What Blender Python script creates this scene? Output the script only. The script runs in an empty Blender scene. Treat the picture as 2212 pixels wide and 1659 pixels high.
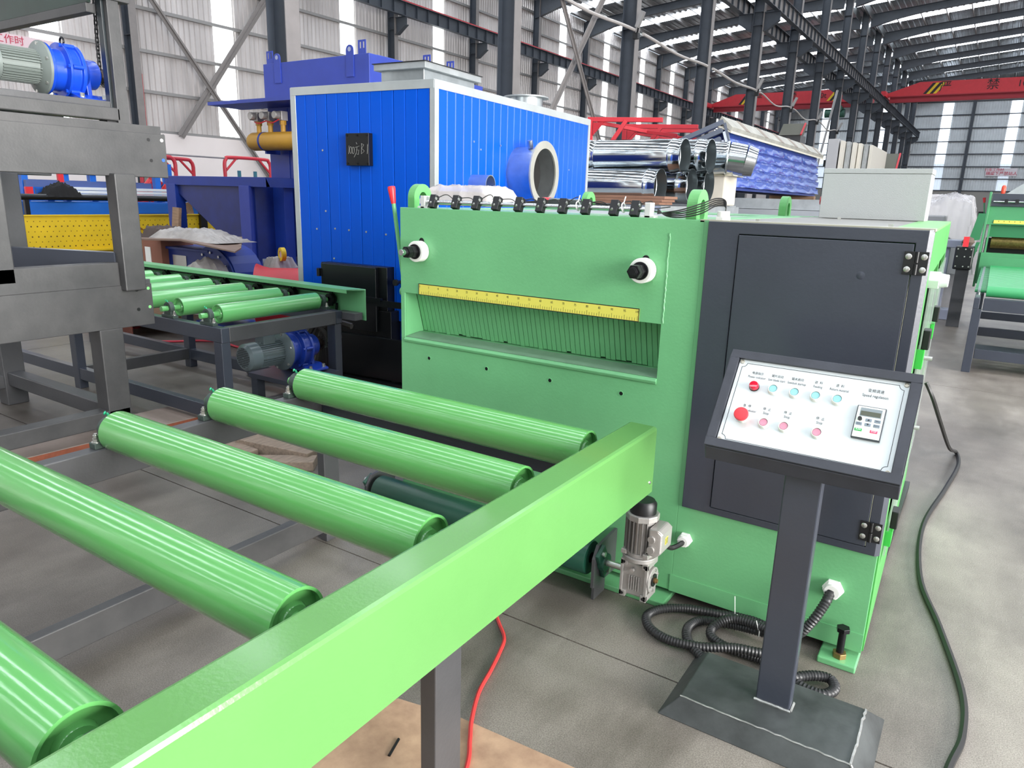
import bpy, math, random
from mathutils import Vector, Matrix
rnd = random.Random(11)
SC = bpy.context.scene
COL = SC.collection
PI = math.pi

# ---------------------------------------------------------------- camera
cam_d = bpy.data.cameras.new('camera'); cam = bpy.data.objects.new('camera', cam_d); COL.objects.link(cam)
cam_d.sensor_width = 36.0; cam_d.lens = 1553.0 / 2212.0 * 36.0
cam_d.clip_start = 0.05; cam_d.clip_end = 400
def cam_matrix(yaw, pitch, roll, loc):
    cy, sy, cp, sp, cr, sr = math.cos(yaw), math.sin(yaw), math.cos(pitch), math.sin(pitch), math.cos(roll), math.sin(roll)
    f = Vector((-sy*cp, cy*cp, -sp)); rt = Vector((cy, sy, 0)); up = rt.cross(f)
    r2 = rt*cr + up*sr; u2 = -rt*sr + up*cr
    m = Matrix.Identity(4)
    for i in range(3):
        m[i][0] = r2[i]; m[i][1] = u2[i]; m[i][2] = -f[i]; m[i][3] = loc[i]
    return m
cam.matrix_world = cam_matrix(0.57462, 0.25507, 0.02896, (2.106, -2.3455, 1.44))
SC.camera = cam

# ---------------------------------------------------------------- world, light, exposure
SC.view_settings.view_transform = 'Standard'; SC.view_settings.look = 'None'
SC.view_settings.gamma = 1.0; SC.view_settings.use_curve_mapping = False
SC.view_settings.exposure = 0.32
world = bpy.data.worlds.new('world'); SC.world = world; world.use_nodes = True
wb = world.node_tree.nodes['Background']; wb.inputs[0].default_value = (0.80, 0.90, 1.0, 1); wb.inputs[1].default_value = 1.6
SKY_ROOF = 7.5      # brightness of the daylight coming through the translucent roof strips
SKY_WALL = 2.2       # ... and through the translucent wall strips
def area(name, loc, rot, sx, sy, power, col=(1, 1, 1)):
    d = bpy.data.lights.new(name, 'AREA'); d.shape = 'RECTANGLE'; d.size = sx; d.size_y = sy; d.energy = power; d.color = col
    o = bpy.data.objects.new(name, d); COL.objects.link(o); o.location = loc; o.rotation_euler = rot
    return o
# daylight through the wide doorway in the right-hand wall (outside the frame)
area('doorway_daylight', (16.6, -2.0, 4.0), (0, math.radians(90), 0), 7.5, 14.0, 6200, (1, .98, .95))

# ---------------------------------------------------------------- materials
def srgb(c):
    if isinstance(c, str):
        c = [int(c[i:i+2], 16)/255 for i in (0, 2, 4)]
    return tuple((x/12.92 if x <= 0.04045 else ((x+0.055)/1.055)**2.4) for x in c)
MATS = {}
def mat(name, col, rough=.5, metal=0.0, var=0.0, vscale=4.0, bump=0.0, bscale=60.0, coat=0.0, emit=0.0, spec=None, col2=None, thr=None, trans=0.0, alpha=1.0, stretch=None):
    if name in MATS: return MATS[name]
    m = bpy.data.materials.new(name); m.use_nodes = True; MATS[name] = m
    nt = m.node_tree; b = nt.nodes['Principled BSDF']; L = nt.links
    c = srgb(col); b.inputs['Base Color'].default_value = (*c, 1)
    b.inputs['Roughness'].default_value = rough; b.inputs['Metallic'].default_value = metal
    b.inputs['Coat Weight'].default_value = coat; b.inputs['Coat Roughness'].default_value = .12
    if spec is not None: b.inputs['Specular IOR Level'].default_value = spec
    if trans: b.inputs['Transmission Weight'].default_value = trans
    if alpha < 1: b.inputs['Alpha'].default_value = alpha
    if emit:
        b.inputs['Emission Color'].default_value = (*c, 1); b.inputs['Emission Strength'].default_value = emit
    if var or bump or col2:
        tc = nt.nodes.new('ShaderNodeTexCoord'); src = tc.outputs['Object']
        if stretch:
            mp = nt.nodes.new('ShaderNodeMapping'); mp.inputs['Scale'].default_value = stretch
            L.new(src, mp.inputs['Vector']); src = mp.outputs['Vector']
    if var or col2:
        n = nt.nodes.new('ShaderNodeTexNoise'); n.inputs['Scale'].default_value = vscale; n.inputs['Detail'].default_value = 6
        n.inputs['Roughness'].default_value = .6
        L.new(src, n.inputs['Vector'])
        r = nt.nodes.new('ShaderNodeValToRGB')
        c2 = srgb(col2) if col2 else tuple(x*(1-var) for x in c)
        lo, hi = thr if thr else (.3, .7)
        r.color_ramp.elements[0].position = lo; r.color_ramp.elements[0].color = (*c2, 1)
        r.color_ramp.elements[1].position = hi; r.color_ramp.elements[1].color = (*(tuple(min(1, x*(1+var*.5)) for x in c)), 1)
        L.new(n.outputs['Fac'], r.inputs['Fac']); L.new(r.outputs['Color'], b.inputs['Base Color'])
    if bump:
        n2 = nt.nodes.new('ShaderNodeTexNoise'); n2.inputs['Scale'].default_value = bscale; n2.inputs['Detail'].default_value = 3
        L.new(src, n2.inputs['Vector'])
        bp = nt.nodes.new('ShaderNodeBump'); bp.inputs['Strength'].default_value = bump; bp.inputs['Distance'].default_value = .01
        L.new(n2.outputs['Fac'], bp.inputs['Height']); L.new(bp.outputs['Normal'], b.inputs['Normal'])
    return m
GREEN = mat('green_enamel', '6CAF79', .34, var=.10, vscale=2.5, bump=.06, bscale=90)
ROLLG = mat('roller_green_gloss', '60A65C', .16, var=.06, vscale=3, bump=.05, bscale=70, coat=.5, stretch=(.15, 1, 1))
ROLLGY = mat('roller_green_gloss_y', '64AC66', .20, var=.06, vscale=3, bump=.05, bscale=70, coat=.5, stretch=(1, .15, 1))
COVER = mat('cover_green', '5E9350', .22, var=.05, vscale=3, bump=.05, bscale=110, coat=.3)
DGREEN = mat('dark_green_enamel', '1C4A3A', .35, var=.2)
HOUS = mat('bearing_grey_green', '3C4A44', .45, var=.2, vscale=20)
NAVY = mat('graphite_blue_enamel', '3A3E48', .30, var=.12, vscale=3, bump=.04, bscale=100)
FRAME = mat('dark_grey_steel_paint', '48484A', .38, var=.30, vscale=2.2, bump=.05, bscale=80)
FRAME2 = mat('dusty_grey_steel_paint', '454444', .45, var=.35, vscale=5, bump=.05, bscale=80, col2='363637')
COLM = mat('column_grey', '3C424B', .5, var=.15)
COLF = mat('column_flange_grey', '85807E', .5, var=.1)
BLACK = mat('black_plastic', '141416', .4)
BLACKM = mat('black_oxide_steel', '232326', .35, metal=.6)
BLKPAINT = mat('black_paint', '0B0D10', .35, var=.3)
WHITE = mat('white_nylon', 'E8E8E2', .5)
CHROME = mat('chrome', 'D8DADC', .18, metal=1)
ZINC = mat('zinc_bolt', 'C9C9C4', .3, metal=.9)
BRASS = mat('yellow_zinc', '9A7B52', .4, metal=.8)
GALV = mat('galvanised_sheet', 'C4CACC', .28, metal=.9, var=.15, vscale=8)
DUCTM = mat('bright_galvanised_duct', 'CDD3D6', .13, metal=1, var=.08, vscale=5, bump=.03, bscale=8)
GALVD = mat('galvanised_dull', 'A8ACAE', .5, metal=.5, var=.2, vscale=6)
ALU = mat('cast_aluminium', 'B4B0AC', .45, metal=.55, bump=.1, bscale=200, var=.1)
BLUEP = mat('bright_blue_sheet', '0050C6', .30, var=.08, vscale=1.2, spec=.18, stretch=(1, 1, .2))
INDIGO = mat('indigo_blue_paint', '2B3F9A', .42, var=.12)
DBLUE = mat('deep_blue_paint', '16358C', .42, var=.15)
MBLUE = mat('motor_blue', '1546C0', .3, var=.15, coat=.3)
MGREY = mat('motor_grey', '747C78', .4, var=.1)
MGREY2 = mat('motor_slate', '5C686C', .32, var=.1, coat=.2)
RED = mat('red_plastic', 'D23038', .35)
REDP = mat('red_paint', 'C2303A', .45, var=.1)
YEL = mat('ruler_yellow', 'D8CE5A', .45)
YELP = mat('yellow_paint', 'D9B71E', .45, var=.1)
TANKY = mat('ochre_tank', 'B98A2C', .5, var=.12)
INK = mat('black_ink', '15171A', .6)
REDINK = mat('red_ink', 'C23050', .6)
PLATE = mat('brushed_panel', 'D2D8D8', .38, metal=.15, var=.05, vscale=5)
WOODM = mat('timber', '9A7C62', .7, var=.3, vscale=6, stretch=(1, 8, 8))
PLYM = mat('plywood_top', '8E7F76', .75, var=.15, vscale=5)
PLYE = mat('plywood_edge_red', '8A4A32', .75, var=.3, vscale=15)
RUST = mat('rusty_brown', '7A4536', .7, var=.3)
CABLE = mat('black_rubber', '232222', .5)
CREAM = mat('glass_tube_white', 'D8DCDC', .4)
PLASTIC = mat('polythene_wrap', 'DCD6D6', .25, alpha=.62, var=.05, bump=.6, bscale=14)
BAGM = mat('dusty_polythene', '9A9490', .35, var=.3, vscale=7, bump=.6, bscale=18)
CARD = mat('cardboard', 'B79A74', .8, var=.1)
GREYBOX = mat('grey_powder_coat', 'A4A7A6', .5, bump=.15, bscale=260)

# ---------------------------------------------------------------- geometry kit
class G:
    def __init__(s): s.v = []; s.f = []; s.s = []
    def add(s, vs, fs, sm=False):
        o = len(s.v); s.v += [tuple(v) for v in vs]
        for q in fs:
            s.f.append(tuple(i+o for i in q)); s.s.append(sm)
        return s
    def box(s, x0, x1, y0, y1, z0, z1):
        v = [(x, y, z) for z in (z0, z1) for y in (y0, y1) for x in (x0, x1)]
        return s.add(v, [(0, 2, 3, 1), (4, 5, 7, 6), (0, 1, 5, 4), (2, 6, 7, 3), (0, 4, 6, 2), (1, 3, 7, 5)])
    def obox(s, c, size, M=None):
        M = M or Matrix.Identity(3); c = Vector(c)
        v = [c + M @ Vector((x*size[0]/2, y*size[1]/2, z*size[2]/2)) for z in (-1, 1) for y in (-1, 1) for x in (-1, 1)]
        return s.add(v, [(0, 2, 3, 1), (4, 5, 7, 6), (0, 1, 5, 4), (2, 6, 7, 3), (0, 4, 6, 2), (1, 3, 7, 5)])
    def bar(s, p0, p1, w, h, up=(0, 0, 1)):
        p0, p1 = Vector(p0), Vector(p1); d = (p1-p0).normalized(); up = Vector(up)
        sd = d.cross(up).normalized() if abs(d.dot(up)) < .999 else Vector((1, 0, 0)); u = sd.cross(d).normalized()
        v = [p + sd*a*w/2 + u*b*h/2 for p in (p0, p1) for b in (-1, 1) for a in (-1, 1)]
        return s.add(v, [(0, 1, 3, 2), (4, 6, 7, 5), (0, 4, 5, 1), (2, 3, 7, 6), (0, 2, 6, 4), (1, 5, 7, 3)])
    def ext(s, pts, vec):
        n = len(pts); p = [Vector(q) for q in pts]; vec = Vector(vec)
        return s.add(p+[q+vec for q in p], [tuple(range(n))[::-1], tuple(range(n, 2*n))] + [(i, (i+1) % n, n+(i+1) % n, n+i) for i in range(n)])
    def lathe(s, prof, p0, ax, n=24, sm=True, ph=0.0, cap=True):
        p0 = Vector(p0); ax = Vector(ax).normalized()
        a = ax.orthogonal().normalized() if abs(ax.z) > .9 else ax.cross(Vector((0, 0, 1))).normalized()
        b = ax.cross(a)
        for k in range(len(prof)-1):
            (h0, r0), (h1, r1) = prof[k], prof[k+1]
            if r0 < 1e-6 and r1 < 1e-6: continue
            vs = []; fs = []
            for i in range(n):
                t = 2*PI*i/n+ph; e = a*math.cos(t)+b*math.sin(t)
                vs.append(p0+ax*h0+e*r0); vs.append(p0+ax*h1+e*r1)
            for i in range(n):
                j = (i+1) % n
                if r0 < 1e-6: fs.append((2*i, 2*j+1, 2*i+1))
                elif r1 < 1e-6: fs.append((2*i, 2*j, 2*i+1))
                else: fs.append((2*i, 2*j, 2*j+1, 2*i+1))
            s.add(vs, fs, sm and abs(h1-h0) > 1e-6)
        return s
    def cyl(s, p0, p1, r, r1=None, n=20, sm=True, cap=True, ph=0.0):
        p0, p1 = Vector(p0), Vector(p1); L = (p1-p0).length; r1 = r if r1 is None else r1
        pr = [(0, r), (L, r1)]
        if cap: pr = [(0, 0)]+pr+[(L, 0)]
        return s.lathe(pr, p0, p1-p0, n, sm, ph)
    def hexn(s, p0, p1, r): return s.cyl(p0, p1, r, n=6, sm=False)
    def pipe(s, p0, p1, ro, ri, n=28):
        L = (Vector(p1)-Vector(p0)).length
        return s.lathe([(0, ri), (0, ro), (L, ro), (L, ri), (0, ri)], p0, Vector(p1)-Vector(p0), n)
    def path(s, pts, r, n=8, closed=False, ribs=None):
        P = [Vector(p) for p in pts]; m = len(P); vs = []; prev = None
        for i in range(m):
            if closed: d = P[(i+1) % m]-P[i-1]
            else: d = P[min(i+1, m-1)]-P[max(i-1, 0)]
            d = d.normalized() if d.length > 1e-9 else Vector((0, 0, 1))
            a = (prev - d*prev.dot(d)) if prev is not None else d.orthogonal()
            if a.length < 1e-6: a = d.orthogonal()
            a.normalize(); prev = a; b = d.cross(a)
            rr = r*(ribs if (ribs and i % 2) else 1)
            for k in range(n):
                t = 2*PI*k/n; vs.append(P[i]+(a*math.cos(t)+b*math.sin(t))*rr)
        fs = [(i*n+k, i*n+(k+1) % n, ((i+1) % m)*n+(k+1) % n, ((i+1) % m)*n+k) for i in range(m if closed else m-1) for k in range(n)]
        s.add(vs, fs, True)
        if not closed: s.add(vs[:n], [tuple(range(n))[::-1]]); s.add(vs[-n:], [tuple(range(n))])
        return s
    def torus(s, c, ax, R, r, n=24, m=10):
        ax = Vector(ax).normalized(); a = ax.orthogonal().normalized(); b = ax.cross(a); c = Vector(c)
        return s.path([c+(a*math.cos(2*PI*i/n)+b*math.sin(2*PI*i/n))*R for i in range(n)], r, m, closed=True)
    def hole_plate(s, x0, x1, z0, z1, y0, y1, holes):
        """plate in xz with rectangular holes (hx0,hx1,hz0,hz1), thickness y0..y1"""
        xs = sorted({x0, x1} | {h[0] for h in holes} | {h[1] for h in holes}); zs = sorted({z0, z1} | {h[2] for h in holes} | {h[3] for h in holes})
        ins = lambda i, j: any(h[0]-1e-9 <= xs[i] and xs[i+1] <= h[1]+1e-9 and h[2]-1e-9 <= zs[j] and zs[j+1] <= h[3]+1e-9 for h in holes)
        nx, nz = len(xs)-1, len(zs)-1; solid = [[not ins(i, j) for j in range(nz)] for i in range(nx)]
        for i in range(nx):
            for j in range(nz):
                if not solid[i][j]: continue
                a, b, c, d = xs[i], xs[i+1], zs[j], zs[j+1]
                s.add([(a, y0, c), (b, y0, c), (b, y0, d), (a, y0, d)], [(0, 1, 2, 3)]); s.add([(a, y1, c), (b, y1, c), (b, y1, d), (a, y1, d)], [(3, 2, 1, 0)])
                if i == 0 or not solid[i-1][j]: s.add([(a, y0, c), (a, y0, d), (a, y1, d), (a, y1, c)], [(0, 1, 2, 3)])
                if i == nx-1 or not solid[i+1][j]: s.add([(b, y0, c), (b, y0, d), (b, y1, d), (b, y1, c)], [(3, 2, 1, 0)])
                if j == 0 or not solid[i][j-1]: s.add([(a, y0, c), (b, y0, c), (b, y1, c), (a, y1, c)], [(3, 2, 1, 0)])
                if j == nz-1 or not solid[i][j+1]: s.add([(a, y0, d), (b, y0, d), (b, y1, d), (a, y1, d)], [(0, 1, 2, 3)])
        return s
    def text(s, body, size, M, depth=0.0006, ax='CENTER', sx=1.0):
        vs, fs = glyphs(body, size, depth, ax)
        return s.add([M @ Vector((v[0]*sx, v[1], v[2])) for v in vs], fs)
    def build(s, name, m, parent=None, bevel=0, loc=None, kind=None, seg=2):
        me = bpy.data.meshes.new(name)
        off = OFF.get(parent.name, Vector()) if parent else Vector(loc or (0, 0, 0))
        vs = [(v[0]-off[0], v[1]-off[1], v[2]-off[2]) for v in s.v]
        me.from_pydata(vs, [], s.f); me.polygons.foreach_set('use_smooth', s.s)
        me.update()
        if bevel or any(s.s): weld(me)
        ms = m if isinstance(m, (list, tuple)) else [m]
        for q in ms: me.materials.append(q)
        o = bpy.data.objects.new(name, me); COL.objects.link(o)
        if parent: o.parent = parent
        else: o.location = off
        OFF[o.name] = Vector(off)
        if bevel:
            md = o.modifiers.new('bevel', 'BEVEL'); md.width = bevel; md.segments = seg; md.limit_method = 'ANGLE'; md.angle_limit = math.radians(40); md.harden_normals = False
        if kind: o['kind'] = kind
        return o
OFF = {}
import bmesh
def weld(me):
    b = bmesh.new(); b.from_mesh(me); bmesh.ops.remove_doubles(b, verts=b.verts, dist=1e-5)
    for e in b.edges:
        if len(e.link_faces) == 2 and e.calc_face_angle(0) > math.radians(45): e.smooth = False
    bmesh.ops.recalc_face_normals(b, faces=b.faces); b.to_mesh(me); b.free()
GLY = {}
def glyphs(body, size, depth, ax):
    k = (body, ax)
    if k not in GLY:
        c = bpy.data.curves.new('t', 'FONT'); c.body = body; c.align_x = ax; c.align_y = 'CENTER'; c.size = 1.0; c.resolution_u = 2
        o = bpy.data.objects.new('t', c); COL.objects.link(o); bpy.context.view_layer.update()
        me = bpy.data.meshes.new_from_object(o.evaluated_get(bpy.context.evaluated_depsgraph_get()))
        GLY[k] = ([tuple(v.co) for v in me.vertices], [tuple(p.vertices) for p in me.polygons])
        bpy.data.objects.remove(o); bpy.data.curves.remove(c); bpy.data.meshes.remove(me)
    vs, fs = GLY[k]
    return [(v[0]*size, v[1]*size, depth) for v in vs], fs
def frameM(o, x, y):
    x = Vector(x).normalized(); y = Vector(y).normalized(); z = x.cross(y); m = Matrix.Identity(4)
    for i in range(3): m[i][0] = x[i]; m[i][1] = y[i]; m[i][2] = z[i]; m[i][3] = o[i]
    return m
def tag(o, label, cat, group=None, kind=None):
    o['label'] = label; o['category'] = cat
    if group: o['group'] = group
    if kind: o['kind'] = kind
    return o
def thing(name, label, cat, loc=(0, 0, 0), group=None):
    o = bpy.data.objects.new(name, None); COL.objects.link(o); o.location = loc; o.empty_display_size = .1
    OFF[o.name] = Vector(loc)
    return tag(o, label, cat, group)
def dup(root, loc, label=None, rz=None):
    c = root.copy(); COL.objects.link(c); c.location = loc
    if rz is not None: c.rotation_euler.z = rz
    if label: c['label'] = label
    def kids(src, dst):
        for ch in list(src.children):
            d = ch.copy(); COL.objects.link(d); d.parent = dst; kids(ch, d)
    kids(root, c); OFF[c.name] = Vector(loc)
    return c
def part_copy(o, d, parent=None):
    """copy of a part (and its sub-parts) moved by d inside the same thing"""
    c = o.copy(); COL.objects.link(c); c.parent = parent or o.parent
    c.location = Vector(o.location)+Vector(d)
    for ch in list(o.children):
        e = ch.copy(); COL.objects.link(e); e.parent = c
    return c
def struct(name, g, m, **k):
    o = g.build(name, m, **k); o['kind'] = 'structure'; return o
# ================================================================ building
S = 6.03
FY = [5.5+S*k for k in range(-5, 15)]       # frame lines
YA, YB = -30.0, 92.0
XW, XI, XR, XE = -21.9, -7.2, 5.0, 17.2     # left wall sheet, interior column row, ridge, right wall
def zroof(x): return 12.3+.095*(x-XW) if x <= XR else 12.3+.095*(XR-XW)-.095*(x-XR)
# --- floor: slabs with narrow joints over a dark bed
def floor_mat():
    m = bpy.data.materials.new('polished_concrete'); m.use_nodes = True; nt = m.node_tree; b = nt.nodes['Principled BSDF']; L = nt.links
    tc = nt.nodes.new('ShaderNodeNewGeometry')
    def noise(sc, det, rough=.6, st=None):
        n = nt.nodes.new('ShaderNodeTexNoise'); n.inputs['Scale'].default_value = sc; n.inputs['Detail'].default_value = det; n.inputs['Roughness'].default_value = rough
        if st:
            mp = nt.nodes.new('ShaderNodeMapping'); mp.inputs['Scale'].default_value = st; L.new(tc.outputs['Position'], mp.inputs['Vector']); L.new(mp.outputs['Vector'], n.inputs['Vector'])
        else: L.new(tc.outputs['Position'], n.inputs['Vector'])
        return n
    n1 = noise(.55, 8, .62); n2 = noise(260, 2); n3 = noise(2.4, 7, .65, (1, .35, 1))
    r1 = nt.nodes.new('ShaderNodeValToRGB'); r1.color_ramp.elements[0].position = .36; r1.color_ramp.elements[1].position = .66
    r1.color_ramp.elements[0].color = (*srgb('625B56'), 1); r1.color_ramp.elements[1].color = (*srgb('9C968E'), 1)
    L.new(n1.outputs['Fac'], r1.inputs['Fac'])
    r3 = nt.nodes.new('ShaderNodeValToRGB'); r3.color_ramp.elements[0].position = .42; r3.color_ramp.elements[1].position = .58
    r3.color_ramp.elements[0].color = (.72, .71, .70, 1); r3.color_ramp.elements[1].color = (1, 1, 1, 1); L.new(n3.outputs['Fac'], r3.inputs['Fac'])
    r2 = nt.nodes.new('ShaderNodeValToRGB'); r2.color_ramp.elements[0].position = .33; r2.color_ramp.elements[1].position = .75
    r2.color_ramp.elements[0].color = (.62, .6, .58, 1); r2.color_ramp.elements[1].color = (1.3, 1.28, 1.24, 1); L.new(n2.outputs['Fac'], r2.inputs['Fac'])
    mx = nt.nodes.new('ShaderNodeMix'); mx.data_type = 'RGBA'; mx.blend_type = 'MULTIPLY'; mx.inputs[0].default_value = 1
    L.new(r1.outputs[0], mx.inputs[6]); L.new(r2.outputs[0], mx.inputs[7])
    my = nt.nodes.new('ShaderNodeMix'); my.data_type = 'RGBA'; my.blend_type = 'MULTIPLY'; my.inputs[0].default_value = 1
    L.new(mx.outputs[2], my.inputs[6]); L.new(r3.outputs[0], my.inputs[7]); 
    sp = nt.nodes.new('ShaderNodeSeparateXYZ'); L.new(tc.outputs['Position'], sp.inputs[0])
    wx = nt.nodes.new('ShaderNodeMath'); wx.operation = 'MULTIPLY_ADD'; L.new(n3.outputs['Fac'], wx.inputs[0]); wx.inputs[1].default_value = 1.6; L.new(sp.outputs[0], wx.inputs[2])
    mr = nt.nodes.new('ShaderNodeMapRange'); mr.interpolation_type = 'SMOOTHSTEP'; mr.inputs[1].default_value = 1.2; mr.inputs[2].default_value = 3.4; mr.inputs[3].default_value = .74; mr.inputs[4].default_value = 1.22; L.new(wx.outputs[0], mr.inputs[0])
    mz = nt.nodes.new('ShaderNodeVectorMath'); mz.operation = 'SCALE'; L.new(my.outputs[2], mz.inputs[0]); L.new(mr.outputs[0], mz.inputs['Scale']); L.new(mz.outputs[0], b.inputs['Base Color'])   # aisle light and machine shade put into the colour: brighter right, darker left
    rr = nt.nodes.new('ShaderNodeMapRange'); rr.inputs[3].default_value = .28; rr.inputs[4].default_value = .55; L.new(n3.outputs['Fac'], rr.inputs[0]); L.new(rr.outputs[0], b.inputs['Roughness'])
    bp = nt.nodes.new('ShaderNodeBump'); bp.inputs['Strength'].default_value = .15; bp.inputs['Distance'].default_value = .002; L.new(n2.outputs['Fac'], bp.inputs['Height']); L.new(bp.outputs[0], b.inputs['Normal'])
    return m
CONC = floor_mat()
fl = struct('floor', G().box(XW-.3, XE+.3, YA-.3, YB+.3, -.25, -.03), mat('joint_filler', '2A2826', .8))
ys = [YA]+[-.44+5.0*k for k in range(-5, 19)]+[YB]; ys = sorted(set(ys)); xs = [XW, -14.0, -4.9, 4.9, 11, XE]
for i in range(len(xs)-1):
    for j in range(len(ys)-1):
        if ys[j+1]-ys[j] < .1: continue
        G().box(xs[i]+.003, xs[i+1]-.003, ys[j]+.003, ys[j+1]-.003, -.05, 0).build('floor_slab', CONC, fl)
# --- corrugated sheet
def corr(g, p, along, vec, length, pitch=.2, d=.035, axis_d=(1, 0, 0)):
    """trapezoid corrugation: starts at p, runs `length` along `along`, extruded by vec"""
    p, along, vec, dn = Vector(p), Vector(along), Vector(vec), Vector(axis_d)
    n = max(1, int(round(length/pitch))); pt = length/n; prof = []
    for i in range(n):
        for (u, h) in ((0, 0), (.30, 0), (.42, 1), (.88, 1)): prof.append((i*pt+u*pt, h*d))
    prof.append((length, 0))
    vs = []
    for (u, h) in prof: vs += [p+along*u+dn*h, p+along*u+dn*h+vec]
    g.add(vs, [(2*i, 2*i+2, 2*i+3, 2*i+1) for i in range(len(prof)-1)])
    return g
SHEET = mat('foil_faced_wall_sheet', 'D9D3D1', .38, metal=.45, var=.18, vscale=2.2, bump=.25, bscale=3.0, stretch=(1, 1, .12))
SHEETR = mat('roof_sheet_silver', 'A6A9AD', .32, metal=.6, var=.35, vscale=1.6, bump=.3, bscale=2.0)
SHEETE = mat('end_wall_sheet', 'CCD2D6', .5, metal=.1, var=.10, vscale=1.5)
GLOWR = mat('translucent_roof_strip', 'EEF6FF', .5, emit=SKY_ROOF)
GLOWW = mat('translucent_wall_strip', 'F4FAFA', .5, emit=SKY_WALL)
PLASTER = mat('white_plaster', 'EDE4E2', .8, var=.04, vscale=.8)
GIRT = mat('galvanised_girt', '9C9A99', .45, metal=.4)
wl = struct('wall_left', G().box(XW-.05, XW+.22, YA, YB, 0, 3.16), PLASTER)
sky0 = [8.75+S*k for k in range(-6, 14)]
prev = YA
for k, y in enumerate(sky0+[None]):
    if y is None: y1 = YB
    else: y1 = y
    if y1-prev > .3: corr(G(), (XW, prev, 3.1), (0, 1, 0), (0, 0, zroof(XW)-3.0), y1-prev).build('wall_sheet', SHEET, wl)
    if y is not None:
        corr(G(), (XW, y, 3.1), (0, 1, 0), (0, 0, zroof(XW)-3.1), .83).build('translucent_strip', GLOWW, wl); prev = y+.83
for z in (3.2, 4.43, 5.66, 6.93, 8.2, 9.45, 10.6, 11.6):
    G().box(XW+.05, XW+.17, YA, YB, z-.05, z+.05).build('girt', GIRT, wl)
# --- far end wall
we = struct('wall_far', G().box(XW, XE, YB-.1, YB+.2, 0, 3.36), mat('dado_grey', '8E8C88', .8))
es = [-4.6+6.1*k for k in range(-2, 4)]; es = [-16.8, -10.7]+es[2:]
prev = XW
for x in es+[None]:
    x1 = XE if x is None else x
    if x1-prev > .3:
        zt = 14.9
        corr(G(), (prev, YB, 3.3), (1, 0, 0), (0, 0, zt-3.3), x1-prev, pitch=.25, d=.04, axis_d=(0, -1, 0)).build('wall_sheet', SHEETE, we)
    if x is not None:
        for (za, zb_, e_) in ((3.3, 6.2, .38), (6.2, 8.4, 1.0), (8.4, 12.45, 2.4)):
            corr(G(), (x, YB, za), (1, 0, 0), (0, 0, zb_-za), .95, .25, .04, (0, -1, 0)).build('translucent_strip', mat('end_strip_%s' % {.38: 'low', 1.0: 'middle', 2.4: 'high'}[e_], 'DCE8F4', .5, emit=e_), we)
        corr(G(), (x, YB, 12.45), (1, 0, 0), (0, 0, 2.4), .95, .25, .04, (0, -1, 0)).build('wall_sheet', SHEETE, we); prev = x+.95
for z in (3.4, 4.65, 5.9, 7.2, 8.5, 9.85, 11.2, 12.55):
    G().box(XW, XE, YB-.14, YB-.02, z-.05, z+.05).build('girt', COLM, we)
for x in (-13.2, -7.6, -1.75, 4.3, 10.5):
    g = G().box(x-.14, x+.14, YB-.46, YB-.14, 0, 13.9); g.build('wall_post', COLM, we)
# --- right wall (outside the frame) and near end wall close the hall
wr = struct('wall_right', G().box(XE-.05, XE+.2, 5.5, YB, 0, 3.16).box(XE-.05, XE+.2, YA, -9.5, 0, 3.16), PLASTER)
corr(G(), (XE, YA, 8.0), (0, 1, 0), (0, 0, zroof(XE)-7.9), YB-YA, .4, .04, (-1, 0, 0)).build('wall_sheet', SHEET, wr)
for k in range(-5, 14):
    y = 5.5+S*k
    if -9.5 < y+.3 < 5.5: continue
    corr(G(), (XE, y, 3.1), (0, 1, 0), (0, 0, 5.0), 4.2, .3, .04, (-1, 0, 0)).build('wall_sheet', SHEET, wr)
    G().box(XE-.02, XE+.02, y+4.2, y+S, 3.1, 8.0).build('translucent_strip', GLOWW, wr)
wn = struct('wall_near', G().box(XW, XE, YA-.2, YA, 0, 15), mat('near_wall_sheet', 'C8C6C2', .6))
G().box(-3, 4, YA, YA+.03, 3, 8).build('translucent_strip', GLOWW, wn)
# --- roof
ce = struct('ceiling', G().box(XI-.35, XI+.35, YA, YB, zroof(XI)+.16, zroof(XI)+.2), GALVD)
for k in range(-6, 15):
    ya = 5.5+S*k; a, b_ = ya+3.15, ya+4.25                # strip in the middle of each bay
    for (x0, x1) in ((XW, XI), (XI, XR), (XR, XE)):
        z0, z1 = zroof(x0)+.12, zroof(x1)+.12; along = Vector((x1-x0, 0, z1-z0)); ln = along.length; along.normalize()
        for (p, q, mt, nm) in ((max(YA, b_-S), min(YB, a), SHEETR, 'roof_sheet'), (a, b_, GLOWR, 'translucent_strip')):
            if q-p < .05 or p < YA-.1 or q > YB+.1: continue
            g = G()
            n = max(2, int(ln/1.45)); vs = []; fs = []
            if nm == 'roof_sheet': corr(g, (x0, p, z0), along, (0, q-p, 0), ln, .35, .035, (0, 0, 1))
            else: g.add([(x0, p, z0), (x1, p, z1), (x1, q, z1), (x0, q, z0)], [(0, 1, 2, 3)])
            g.build(nm, mt, ce)
    # rest of the last bay
for i in range(28):
    x = XW+.6+i*1.42
    if x > XE: break
    G().box(x-.03, x+.03, YA, YB, zroof(x)-.09, zroof(x)+.1).build('purlin', GIRT, ce)
# wall-top flashing along the interior gutter line (white edge seen beside each column head)
G().box(XI-.42, XI-.36, YA, YB, 13.3, 13.75).box(XI+.36, XI+.42, YA, YB, 13.35, 13.8).build('gutter', GALV, ce)
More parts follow.
